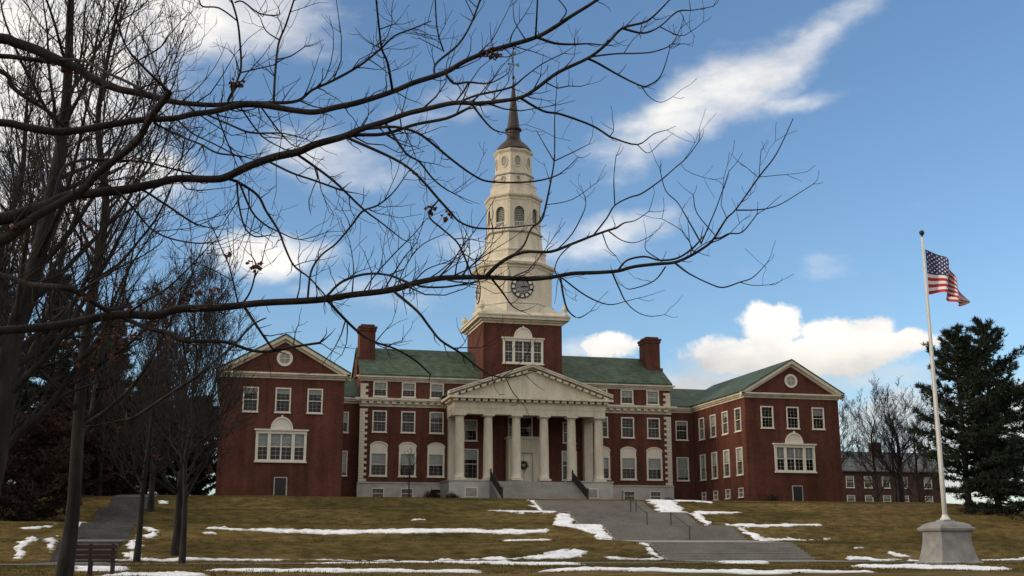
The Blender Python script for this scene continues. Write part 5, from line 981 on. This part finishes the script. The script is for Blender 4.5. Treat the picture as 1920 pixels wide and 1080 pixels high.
[(-3.75,38.21),(-3.56,38.52),(-3.37,38.86),(-3.17,39.18),(-2.97,39.52),(-2.77,39.86),(-2.56,39.69),(-2.35,39.55),(-2.15,39.37),(-1.94,39.2),(-1.74,39.03),(-1.54,38.86),(-1.33,38.72),(-1.13,38.55),(-0.94,38.38),(-0.74,38.24),(-0.39,36.09),(-0.58,36.13),(-0.77,36.17),(-0.95,36.18),(-1.14,36.22),(-1.33,36.23),(-1.52,36.27),(-1.71,36.27),(-1.9,36.31),(-2.08,36.35),(-2.27,36.36),(-2.46,36.4),(-2.65,36.41),(-2.83,36.45),(-3.02,36.46),(-3.21,36.5),(-3.39,36.54),(-3.58,36.55)],
[(-5.69,97.5),(-4.78,97.54),(-4.63,96.55),(-5.56,96.4)],
[(17.83,76.95),(18.3,76.91),(18.77,76.91),(19.25,76.9),(19.72,76.89),(20.2,76.89),(20.67,76.85),(21.15,76.85),(20.06,72.89),(19.62,72.85),(19.18,72.82),(18.75,72.82),(18.32,72.79),(17.88,72.76),(17.45,72.72),(17.02,72.69)],
[(13.09,86.42),(13.69,86.42),(14.3,86.45),(14.24,86.07),(13.64,86.07),(13.04,86.04)],
[(42.1,67.16),(42.71,67.2),(43.31,67.24),(39.91,61.99),(39.47,62.13),(39.03,62.27)],
[(47.57,67.21),(48.11,67.23),(48.65,67.25),(49.18,67.25),(49.73,67.27),(50.27,67.29),(50.82,67.31),(50.78,66.74),(49.97,66.34),(49.18,65.97),(48.4,65.59),(47.63,65.22),(46.88,64.87),(46.12,64.49),(45.38,64.14)],
[(-5.84,49.22),(-5.61,49.36),(-5.37,49.47),(-5.14,49.61),(-4.9,49.74),(-4.66,49.88),(-4.41,50.02),(-4.17,50.16),(-3.92,50.29),(-3.35,42.98),(-3.57,43.03),(-3.8,43.11),(-4.02,43.16),(-4.25,43.24),(-4.48,43.29),(-4.7,43.38),(-4.93,43.43),(-5.15,43.47)],
[(-0.46,41.56),(-0.24,41.49),(-0.03,41.44),(0.19,41.39),(0.41,41.35),(0.62,41.3),(0.84,41.22),(1.05,41.18),(1.27,41.13),(1.49,41.09),(1.7,41.04),(1.92,40.97),(2.13,40.92),(2.35,40.88),(2.56,40.83),(2.78,40.75),(3,40.71),(3.21,40.66),(3.43,40.62),(3.64,40.54),(3.86,40.5),(4.07,40.45),(4.29,40.41),(4.5,40.33),(4.72,40.29),(4.94,40.25),(5.15,40.2),(5.37,40.13),(5.58,40.08),(5.8,40.04),(6.01,39.97),(6.23,39.92),(6.45,39.88),(6.66,39.84),(6.88,39.76),(7.09,39.72),(7.31,39.68),(7.52,39.6),(7.74,39.56),(7.96,39.52),(8.17,39.44),(8.39,39.4),(8.08,37.98),(7.87,38.02),(7.66,38.06),(7.46,38.1),(7.25,38.15),(7.04,38.19),(6.83,38.23),(6.62,38.27),(6.41,38.34),(6.21,38.38),(6,38.42),(5.79,38.47),(5.58,38.51),(5.37,38.55),(5.16,38.59),(4.95,38.63),(4.75,38.68),(4.54,38.72),(4.33,38.76),(4.12,38.83),(3.92,38.88),(3.71,38.92),(3.5,38.96),(3.29,39),(3.09,39.05),(2.88,39.09),(2.67,39.13),(2.46,39.17),(2.26,39.22),(2.05,39.26),(1.84,39.3),(1.63,39.35),(1.43,39.39),(1.22,39.43),(1.01,39.48),(0.81,39.52),(0.6,39.56),(0.39,39.61),(0.19,39.65),(-0.02,39.7),(-0.23,39.74),(-0.43,39.82)],
[(7.63,56.93),(8.01,57.45),(8.41,58),(8.81,58.54),(9.22,59.08),(9.65,59.66),(10.08,60.26),(10.52,60.86),(10.97,61.46),(11.43,62.08),(11.9,62.71),(12.38,63.36),(12.88,64.04),(13.39,64.72),(13.91,65.43),(14.44,66.14),(14.98,66.87),(15.4,67.03),(15.79,67.04),(16.19,67.08),(14.82,61.42),(14.33,60.87),(13.83,60.28),(13.35,59.75),(12.87,59.19),(12.41,58.65),(11.96,58.15),(11.52,57.64),(11.08,57.13),(10.65,56.62),(10.24,56.14),(9.83,55.69),(9.42,55.21),(9.03,54.76),(8.65,54.33),(8.26,53.88),(7.89,53.45),(7.53,53.05),(7.17,52.62)],
[(12.71,36.42),(12.93,36.41),(13.15,36.4),(13.36,36.4),(13.58,36.39),(13.8,36.38),(14.01,36.34),(14.23,36.33),(14.45,36.32),(14.67,36.32),(14.89,36.31),(15.11,36.3),(15.33,36.29),(15.55,36.28),(15.77,36.27),(16,36.26),(16.22,36.26),(16.45,36.25),(16.66,36.21),(16.88,36.2),(17.11,36.19),(17.33,36.18),(17.56,36.18),(17.79,36.17),(18.02,36.16),(18.24,36.15),(17.58,34.85),(17.38,34.88),(17.16,34.89),(16.95,34.92),(16.73,34.93),(16.53,34.97),(16.31,34.97),(16.1,35.01),(15.89,35.02),(15.68,35.05),(15.46,35.06),(15.26,35.09),(15.04,35.1),(14.83,35.11),(14.63,35.14),(14.41,35.15),(14.21,35.19),(13.99,35.19),(13.79,35.23),(13.58,35.24),(13.38,35.27),(13.17,35.28),(12.95,35.29),(12.75,35.32),(12.54,35.33),(12.34,35.37)]]

def leaf_cluster(rng, mb, c, n=9, s=.05):
    for _ in range(n):
        p = Vector(c) + Vector((rng.gauss(0, .05), rng.gauss(0, .05), rng.gauss(-.02, .045)))
        d = Vector((rng.gauss(0, 1), rng.gauss(0, 1), rng.gauss(-.8, .7))).normalized(); e = d.cross(Vector((rng.gauss(0,1), rng.gauss(0,1), rng.gauss(0,1)))).normalized()
        l = s * rng.uniform(.8, 1.5); w = l * .4
        mb.face([p, p + d*l*.4 + e*w, p + d*l, p + d*l*.45 - e*w])
def near_tree():
    rng = random.Random(11); tx, ty = -4.4, 8.2; tz = gz(tx, ty)
    t = thing('overhanging_tree', (tx, ty, tz), 'near bare tree whose long dark limbs reach across the sky from the left', 'tree')
    tr = [(tx + .02, ty, tz - .2, .40), (tx, ty, tz + .15, .33), (tx - .03, ty + .02, tz + 1.2, .27), (tx, ty, tz + 2.4, .25), (tx + .02, ty - .03, tz + 3.6, .22), (tx - .05, ty, tz + 5.0, .17), (tx - .1, ty + .1, tz + 6.6, .12), (tx + .05, ty + .1, tz + 8.4, .07), (tx + .1, ty, tz + 10.2, .02)]
    V, F = tubes([smooth_pl(tr, 4)], 16); obj('trunk', np_mesh('trunk', V, F, M['bark']), t)
    sm = [smooth_pl(l, 4) for l in LIMBS]
    for i in range(NROOT): V, F = tubes([sm[i]], 10); obj('limb', np_mesh('limb', V, F, M['bark']), t)
    V, F = tubes(sm[NROOT:], 6); br = obj('branches', np_mesh('branches', V, F, M['bark']), t); br['kind'] = 'stuff'
    tw = []
    for i, pl in enumerate(sm):
        seg = np.linalg.norm(np.diff(pl[:, :3], axis=0), axis=1); L = seg.sum(); root = i < NROOT
        n = int(L / ((.10 if i == 3 else .15) if root else .14))
        for _ in range(n):
            f = rng.uniform(.28 if root else .12, .99); p, tn = at(pl, f); far = p[0] / p[1] > .24
            if far and rng.random() < .72: continue
            ang = R(rng.uniform(30, 70)); d = side_dir(rng, tn, ang); d[2] += rng.uniform(-.35, .4)
            ln = rng.choice([.08, .14, .2, .28, .36, .48] if far else [.1, .16, .22, .3, .4, .55, .75]) * (1.1 if root else .85); r0 = min(p[3] * .55, .0042 + .004 * ln)
            s = sprout(rng, p[:3], d, ln, r0, .0016, up=.45, wob=.24, n=6); tw.append(s)
            for _ in range(int(ln * 6)):
                q, tq = at(s, rng.uniform(.25, .95)); tw.append(sprout(rng, q[:3], side_dir(rng, tq, R(rng.uniform(35, 60))), rng.uniform(.06, .22), min(q[3] * .8, .0028), .0014, up=.4, n=4))
        if not root:                                     # short spurs with buds at the tip
            p, tn = at(pl, 1.0)
            for _ in range(2): tw.append(sprout(rng, p[:3], side_dir(rng, tn, R(rng.uniform(20, 50))), rng.uniform(.08, .25), max(.0018, p[3] * .9), .0015, up=.3, n=4))
    V, F = tubes(tw, 4); q = obj('twigs', np_mesh('twigs', V, F, M['twig'])); attach(q, t); q['kind'] = 'stuff'
    mb = MB()
    allp = np.concatenate([np.asarray(q)[:, :3] for q in sm])
    for c in LEAFPOS:
        c = allp[np.argmin(((allp - np.array(c)) ** 2).sum(1))]
        for _ in range(9):                               # curled leaves hanging by short stalks
            st = Vector(c); d = Vector((rng.gauss(0, .7), rng.gauss(0, .7), rng.uniform(-1.2, .1))).normalized(); p = st + d * rng.uniform(.01, .05)
            e = d.cross(Vector((rng.gauss(0,1), rng.gauss(0,1), rng.gauss(0,1)))).normalized(); k = d.cross(e); l = rng.uniform(.03, .055)
            mb.face([st, st + e * .0015, p + e * .0015, p]); mb.face([p, p + d*l*.35 + e*l*.42 + k*.012, p + d*l*.7 + e*l*.22 - k*.006, p + d*l, p + d*l*.5]); mb.face([p, p + d*l*.5, p + d*l, p + d*l*.75 - e*l*.3 + k*.014, p + d*l*.3 - e*l*.38])
    q = mb.obj('dead_leaves', M['dead_leaf'], t); q['kind'] = 'stuff'
near_tree()

def bare_tree(name, x, y, h, seed, label, r0=.22, lean=(0, 0), nprim=22, spread=.34, first=.22, m='bark_grey', dens=1.0, tmin=.006, leaves=0, group=None, up=.9, trunk_pts=None):
    rng = random.Random(seed); z = gz(x, y) if trunk_pts is None else trunk_pts[0][2]
    t = thing(name, (x, y, z), label, 'tree', group)
    if trunk_pts is None:
        tp = []
        for k in range(9):
            f = k / 8; tp.append((x + lean[0]*f*h + rng.gauss(0, .012)*h*f, y + lean[1]*f*h + rng.gauss(0, .012)*h*f, z - .15 + f*h, r0 * (1 - f) ** .75 + .012 + (.35 * r0 if k == 0 else 0)))
    else: tp = trunk_pts
    tp = smooth_pl(tp, 4); V, F = tubes([tp], 12); obj('trunk', np_mesh('trunk', V, F, M[m]), t)
    pr, fine = [], []
    for i in range(nprim):
        f = first + (.97 - first) * ((i + rng.random()) / nprim); p, tn = at(tp, f)
        ln = h * spread * (1.15 - .75 * f) * rng.uniform(.75, 1.25)
        d = side_dir(rng, np.array([0, 0, 1.0]), R(rng.uniform(38, 72))); s = sprout(rng, p[:3], d, ln, max(.016, p[3] * .42), .008, up=up, wob=.10, n=8); s = smooth_pl(s, 2); pr.append(s)
        for _ in range(int(8 * dens)):
            g = rng.uniform(.15, .98); q, tq = at(s, g); l2 = ln * rng.uniform(.25, .5) * (1.1 - .5 * g)
            s2 = sprout(rng, q[:3], side_dir(rng, tq, R(rng.uniform(30, 60))), l2, max(.010, q[3] * .6), tmin, up=.5, wob=.14, n=6); fine.append(s2)
            for _ in range(int(7 * dens)):
                q2, t2 = at(s2, rng.uniform(.1, 1)); l3 = l2 * rng.uniform(.25, .55); s3 = sprout(rng, q2[:3], side_dir(rng, t2, R(rng.uniform(25, 60))), l3, max(tmin * 1.1, q2[3] * .6), tmin * .8, up=.5, wob=.16, n=4); fine.append(s3)
                for _ in range(int(2.5 * dens)):
                    q3, t3 = at(s3, rng.uniform(.2, 1)); fine.append(sprout(rng, q3[:3], side_dir(rng, t3, R(rng.uniform(25, 60))), l3 * .5, tmin * .9, tmin * .7, up=.4, n=3))
    V, F = tubes(pr, 7); q = obj('branches', np_mesh('branches', V, F, M[m]), t); q['kind'] = 'stuff'
    V, F = tubes(fine, 3); q = obj('crown', np_mesh('crown', V, F, M['twig']), t); q['kind'] = 'stuff'
    if leaves:
        mb = MB()
        low = [s for s in fine if z + h * .26 < s[0][2] < z + h * .46]
        for _ in range(leaves): s = rng.choice(low); leaf_cluster(rng, mb, s[-1][:3], 6, .10)
        q = mb.obj('dead_leaves', M['dead_leaf'], t); q['kind'] = 'stuff'
    return t
def pxt(pts, d):
    return pts
GL = 'bare trees left of the library'
TA = [(-4.55, 21.4, .1, .42), (-4.5, 21.5, .4, .34), (-4.33, 21.6, 1.6, .27), (-4.06, 21.6, 2.8, .22), (-3.98, 21.7, 4.2, .19), (-3.93, 21.7, 5.2, .17), (-3.66, 21.8, 6.8, .145), (-3.47, 21.8, 8.6, .115), (-3.42, 21.8, 10.0, .09), (-3.52, 21.8, 12.6, .055), (-3.5, 21.9, 16.0, .015)]
bare_tree('mottled_tree', -4.55, 21.4, 16, 21, 'tall bare tree with a leaning mottled trunk at the left edge', trunk_pts=TA, nprim=34, spread=.34, first=.30, leaves=14, group=GL, tmin=.0042, up=.8)
bare_tree('bare_tree', -3.45, 27.0, 14.5, 22, 'straight thick-trunked bare tree just left of the bench', r0=.15, nprim=40, spread=.34, first=.22, leaves=90, group=GL, tmin=.0045, lean=(.02, 0))
bare_tree('bare_tree', -4.7, 65.5, 14, 23, 'slender bare tree standing in snow right of the side steps', r0=.15, nprim=24, first=.25, group=GL, lean=(.03, 0), tmin=.009)
bare_tree('bare_tree', -2.85, 68.2, 14.5, 24, 'twiggy dark bare tree on the lowest bank nearest the left wing', r0=.21, nprim=42, spread=.48, first=.16, group=GL, tmin=.010, dens=1.1, leaves=60)
bare_tree('bare_tree', -6.5, 116.0, 15, 25, 'thin bare tree behind the corner of the left wing', r0=.24, nprim=26, first=.12, group=GL, tmin=.013, dens=.8)
bare_tree('bare_tree', -6.5, 34.0, 15, 26, 'upright bare tree behind the mottled trunk at the left edge', r0=.2, nprim=30, first=.3, spread=.3, group=GL, tmin=.006, up=1.2)
bare_tree('bare_tree', -10.6, 52.0, 15.5, 27, 'upright bare tree half cut off by the left edge, beyond the near trunks', r0=.15, nprim=30, first=.3, spread=.3, group=GL, tmin=.007, up=1.3)
bare_tree('bare_tree', -10.5, 100.0, 16, 28, 'bare tree in front of the dark evergreens at the top of the side steps', r0=.2, nprim=26, first=.15, group=GL, tmin=.013, dens=.8)
bare_tree('bare_tree', -2.1, 58.0, 13.5, 29, 'dense bare tree whose twigs veil the left edge of the left wing', r0=.13, nprim=36, spread=.5, first=.28, group=GL, tmin=.008, dens=1.1)
bare_tree('bare_tree', -7.6, 40.0, 15, 30, 'leaning bare tree close behind the two near trunks', r0=.15, nprim=34, first=.25, spread=.34, group=GL, tmin=.006, lean=(.06, 0), dens=1.05)
bare_tree('bare_tree', -5.6, 88.0, 15.5, 35, 'bare tree right beside the upper side steps', r0=.2, nprim=34, first=.12, spread=.34, group=GL, tmin=.012, dens=.9)
GR = 'bare trees by the distant house'
bare_tree('bare_tree', 81.5, 130.0, 13.5, 31, 'spreading bare tree in front of the distant brick house', r0=.42, nprim=28, spread=.68, first=.3, group=GR, tmin=.014, m='bark', up=.45)
bare_tree('bare_tree', 73.6, 131.0, 12, 32, 'smaller bare tree close to the right wing', r0=.28, nprim=22, spread=.5, first=.25, group=GR, tmin=.013, m='bark')
bare_tree('bare_tree', 100.0, 118.0, 13, 33, 'pale bare tree at the right edge behind the pines', r0=.25, nprim=24, spread=.42, first=.15, group=GR, tmin=.014, dens=.8)
bare_tree('bare_tree', 93.0, 150.0, 14, 34, 'bare tree between the distant house and the pines', r0=.25, nprim=22, spread=.4, first=.2, group=GR, tmin=.016, dens=.75)
bare_tree('bare_tree', 84.0, 140.0, 15, 36, 'bare tree overlapping the left half of the distant house', r0=.26, nprim=26, spread=.5, first=.12, group=GR, tmin=.017, m='bark', dens=.8)
bare_tree('bare_tree', 89.0, 138.0, 13, 37, 'bare tree overlapping the right half of the distant house', r0=.24, nprim=26, spread=.5, first=.10, group=GR, tmin=.017, m='bark', dens=.8)
bare_tree('sapling', 17.9, 119.6, 5.2, 41, 'thin bare sapling in front of the main block left of the portico', r0=.07, nprim=12, spread=.42, first=.25, tmin=.008, m='bark', up=1.0, dens=.62)

def evergreen(name, x, y, h, seed, label, rmax, m, prof, nb=110, tufts=26, cone=False, group=None, size=.42, first=.12):
    rng = random.Random(seed); z = gz(x, y); t = thing(name, (x, y, z), label, 'tree', group)
    tp = smooth_pl([(x + rng.gauss(0, .006)*h*k/6, y, z - .2 + h * k / 6, .30 * h/16 * (1 - k/6) ** .8 + .015) for k in range(7)], 3)
    V, F = tubes([tp], 10); obj('trunk', np_mesh('trunk', V, F, M['bark']), t)
    br = []; C = []; Dv = []
    for i in range(nb):
        f = first + (1 - first) * ((i + rng.random()) / nb); p, _ = at(tp, min(f, .995)); a = rng.uniform(0, 6.283)
        ln = rmax * prof(f) * (rng.uniform(.6, 1.15) if cone else rng.uniform(.4, 1.25)) + .3; el = R(rng.uniform(-12, 12) + (25 * (f - .3) if not cone else -14 + 30 * f))
        d = np.array([math.cos(a) * math.cos(el), math.sin(a) * math.cos(el), math.sin(el)])
        s = sprout(rng, p[:3], d, ln, max(.02, p[3] * .4), .012, up=.35 if not cone else .2, wob=.07, n=6); br.append(s)
        side = np.array([-math.sin(a), math.cos(a), 0])
        for _ in range(max(4, int(tufts * (.4 + ln / rmax)))):
            g = rng.uniform(.22, 1.03); q, tq = at(s, min(g, 1)); off = rng.gauss(0, .22 if cone else .16) * ln * (1.05 - .6 * g)
            c = q[:3] + side * off + np.array([rng.gauss(0, .08), rng.gauss(0, .08), rng.gauss(.05, .10 if cone else .07) - abs(off) * .05]); C.append(c)
            tq = tq / (np.linalg.norm(tq) + 1e-9); Dv.append(tq + side * np.sign(off) * .7 + np.array([0, 0, .25]))
    V, F = tubes(br, 5); q = obj('branches', np_mesh('branches', V, F, M['bark']), t); q['kind'] = 'stuff'
    C = np.array(C); Dv = np.array(Dv); rs = np.random.RandomState(seed); k = 9; n = len(C)
    c = np.repeat(C, k, 0) + rs.normal(0, .06, (n*k, 3)); d = np.repeat(Dv, k, 0) + rs.normal(0, .75, (n*k, 3)); d /= np.linalg.norm(d, axis=1)[:, None]
    e = np.cross(d, rs.normal(0, 1, (n*k, 3))); e /= np.linalg.norm(e, axis=1)[:, None]; l = size * rs.uniform(.55, 1.2, (n*k, 1)); w = .034 + .02 * rs.rand(n*k, 1)
    V = np.stack([c - e*w, c + e*w, c + d*l], 1).reshape(-1, 3); F = np.arange(len(V)).reshape(-1, 3)
    q = obj('needles', np_mesh('needles', V, F, M[m], False), t); q['kind'] = 'stuff'
    return t
pine = lambda f: max(.12, math.sin(math.pi * min(1, .22 + .62 * f)) ** .8) if f < .82 else max(.16, .62 * (1.06 - f) / .24)
cone = lambda f: max(.05, (1.02 - f)) ** .8
GP = 'pines beside the library'
evergreen('pine_tree', 64.3, 92.0, 16.6, 51, 'tall dark pine directly right of the flagpole', 4.7, 'needle', pine, nb=84, tufts=46, group=GP)
evergreen('pine_tree', 69.2, 94.5, 18.0, 52, 'tallest dark pine at the right edge', 4.7, 'needle', pine, nb=88, tufts=46, group=GP)
evergreen('spruce_tree', 66.0, 90.0, 10.5, 53, 'low dense evergreen between the two pine trunks', 3.6, 'needle_dark', cone, nb=130, tufts=26, cone=True, first=.05)
evergreen('pine_tree', 76.5, 99.0, 12.0, 54, 'pine with drooping boughs cut by the right edge', 4.8, 'needle', pine, nb=60, tufts=26, group=GP)
GE = 'dark evergreens at the left'
for k, (x, y, h_, w) in enumerate(((-11.5, 112, 17.5, 'nearest the left wing'), (-16.0, 108, 19.5, 'second from the left wing'), (-20.5, 104, 19.0, 'at the left edge'), (-13.5, 120, 15.0, 'set back behind the others'), (-17.5, 92, 12.0, 'shortest, in front of the others'), (-8.0, 116, 13.0, 'right behind the top of the side steps'), (-25.0, 112, 21.0, 'farthest left'))):
    evergreen('evergreen_tree', x, y, h_, 60 + k, 'dark dense evergreen on the left lawn, ' + w, 4.6, 'needle_dark', cone, nb=170, tufts=34, cone=True, group=GE, size=.5, first=.04)

for k, (x, y, h_, w) in enumerate(((-4.6, 118, 9.5, 'beside the left wing'), (-9.5, 104, 8.5, 'at the top of the side steps'), (-13.5, 99, 8.0, 'left of the side steps'), (-3.2, 128, 11.0, 'close behind the left wing'), (-13.0, 84, 7.0, 'nearest, on the middle bank'))):
    evergreen('brown_leaved_tree', x, y, h_, 80 + k, 'small dense tree holding dark brown leaves, ' + w, 3.4, 'brown_dark', lambda f: max(.1, math.sin(math.pi * min(1, .25 + .75 * f))) ** .7, nb=130, tufts=30, group='brown-leaved trees at the left', size=.26, first=.03)
def bush(x, y, r, h_, seed, label, m='bush'):
    rng = random.Random(seed); z = gz(x, y); t = thing('shrub', (x, y, z), label, 'shrub', 'shrubs along the walls'); st = []; mb = MB()
    for _ in range(70):
        a = rng.uniform(0, 6.283); d = np.array([math.cos(a) * rng.uniform(.2, 1), math.sin(a) * rng.uniform(.2, 1), rng.uniform(.4, 1)]); s = sprout(rng, (x + rng.gauss(0, .1), y + rng.gauss(0, .1), z - .05), d, h_ * rng.uniform(.7, 1.15) * (1 + .3 * (r - h_)), .02, .008, up=.1, n=5); st.append(s)
        for _ in range(6): q, tq = at(s, rng.uniform(.3, 1)); st.append(sprout(rng, q[:3], side_dir(rng, tq, R(45)), h_ * .3, .010, .008, n=3))
        for _ in range(3): q, tq = at(s, rng.uniform(.4, 1)); leaf_cluster(rng, mb, q[:3], 6, .11)
    V, F = tubes(st, 3); o = obj('stems', np_mesh('stems', V, F, M['twig']), t); o['kind'] = 'stuff'
    o = mb.obj('leaves', M[m], t); o['kind'] = 'stuff'
bush(20.6, 121.3, 1.0, 1.5, 71, 'brownish shrub at the left foot of the portico', 'dead_leaf')
bush(22.0, 117.3, .7, .9, 72, 'low brown shrub in front of the portico podium')
bush(53.6, 109.3, .9, .8, 73, 'low brown shrub at the left foot of the right wing')
bush(47.6, 122.3, .7, .8, 74, 'small shrub by the right corner of the main block', 'wreath')

# ------------------------------------------------------------------ snow and grass
def pip(x, y, poly):
    c = False; n = len(poly); j = n - 1
    for i in range(n):
        xi, yi = poly[i]; xj, yj = poly[j]
        if (yi > y) != (yj > y) and x < (xj - xi) * (y - yi) / (yj - yi + 1e-12) + xi: c = not c
        j = i
    return c
def edge_d(x, y, poly):
    p = np.asarray(poly); a = p; b = np.roll(p, -1, 0); ab = b - a; t = np.clip(((np.array([x, y]) - a) * ab).sum(1) / ((ab * ab).sum(1) + 1e-9), 0, 1)
    return float(np.sqrt((((a + ab * t[:, None]) - np.array([x, y])) ** 2).sum(1).min()))
def stair_z(x, y):
    return gz(x, y)
def make_snow():
    mb_v = []; mb_f = []; dep = []; rng = random.Random(5)
    for poly in SNOW:
        xs = [p[0] for p in poly]; ys = [p[1] for p in poly]; w = max(xs) - min(xs); hgt = max(ys) - min(ys)
        sx = max(.1, min(.2, w / 60)); sy = max(.05, min(.13, hgt / 16))
        x0, y0 = min(xs) - .6, min(ys) - .35; nx = int((w + 1.2) / sx) + 1; ny = int((hgt + .7) / sy) + 1
        idx = {}; val = {}; sc = max(.5, min(1.4, hgt * .6))
        for j in range(ny + 1):
            for i in range(nx + 1):
                x = x0 + i * sx; y = y0 + j * sy; d = edge_d(x, y, poly); s = d if pip(x, y, poly) else -d
                s += (.34 * noise.noise((x * .55, y * 1.3, 3.0)) + .22 * noise.noise((x * 1.7, y * 3.1, 7.0)) + .12 * noise.noise((x * 4.5, y * 6.0, 1.0))) * sc - .05 + rng.gauss(0, .02)
                if SX0 - .02 < x < SX1 + .02 and y > 60 or -9.25 < x < -5.95 and y > 60: s = -1
                val[i, j] = s
        for j in range(ny):
            for i in range(nx):
                if sum(val[q] > 0 for q in ((i, j), (i+1, j), (i+1, j+1), (i, j+1))) >= 2:
                    f = []
                    for q in ((i, j), (i+1, j), (i+1, j+1), (i, j+1)):
                        if q not in idx:
                            x = x0 + q[0] * sx; y = y0 + q[1] * sy; s = val[q]; th = -.03 if s <= 0 else .008 + .060 * min(1, s / .4)
                            th += .030 * noise.noise((x * 3.1, y * 4.3, 2.0)) + .022 * noise.noise((x * 8, y * 10, 5.0)) + rng.gauss(0, .004)
                            idx[q] = len(mb_v); mb_v.append((x, y, gz(x, y) + th)); dep.append(th)
                        f.append(idx[q])
                    mb_f.append(tuple(f))
    me = mesh('snow', mb_v, mb_f, M['snow'], True); at_ = me.attributes.new('depth', 'FLOAT', 'POINT'); at_.data.foreach_set('value', dep)
    o = obj('snow', me); tag(o, 'thin melting snow left in strips and patches along the lawn banks', 'snow', kind='stuff')
make_snow()
def make_grass():
    rs = np.random.RandomState(9); n = 60000; y = np.concatenate([rs.uniform(36, 67, n // 3), rs.uniform(66.5, 106, n - n // 3)]); u = rs.uniform(-.24, .80, n); x = y * u
    ok = ~(((x > SX0 - .1) & (x < SX1 + .1) & (y > 60)) | ((x > -9.3) & (x < -5.9) & (y > 60)) | ((y > 55.5) & (y < 60.5)) | ((abs(x - FX) < 1.1) & (abs(y - FY) < 1.1)))
    x, y = x[ok], y[ok]; z = np.array([gz(a, b) for a, b in zip(x, y)]); n = len(x); k = 3
    P = np.repeat(np.stack([x, y, z - .01], 1), k, 0) + np.concatenate([rs.normal(0, .05, (n*k, 2)), np.zeros((n*k, 1))], 1)
    a = rs.uniform(0, 6.283, n*k); w = .018; h_ = rs.uniform(.03, .085, n*k) * np.repeat(np.array([.7 + 1.1 * max(0, noise.noise((a * .5, b * .8, 0)) + .3) for a, b in zip(x, y)]), k); e = np.stack([np.cos(a), np.sin(a), 0*a], 1) * w
    tip = P + np.stack([rs.normal(0, .03, n*k), rs.normal(0, .03, n*k), h_], 1)
    V = np.stack([P - e, P + e, tip], 1).reshape(-1, 3); o = obj('grass', np_mesh('grass', V, np.arange(len(V)).reshape(-1, 3), M['grass'], False))
    tag(o, 'short tufts of brownish winter grass across the lawn', 'grass', kind='stuff')
make_grass()
bpy.context.view_layer.update()
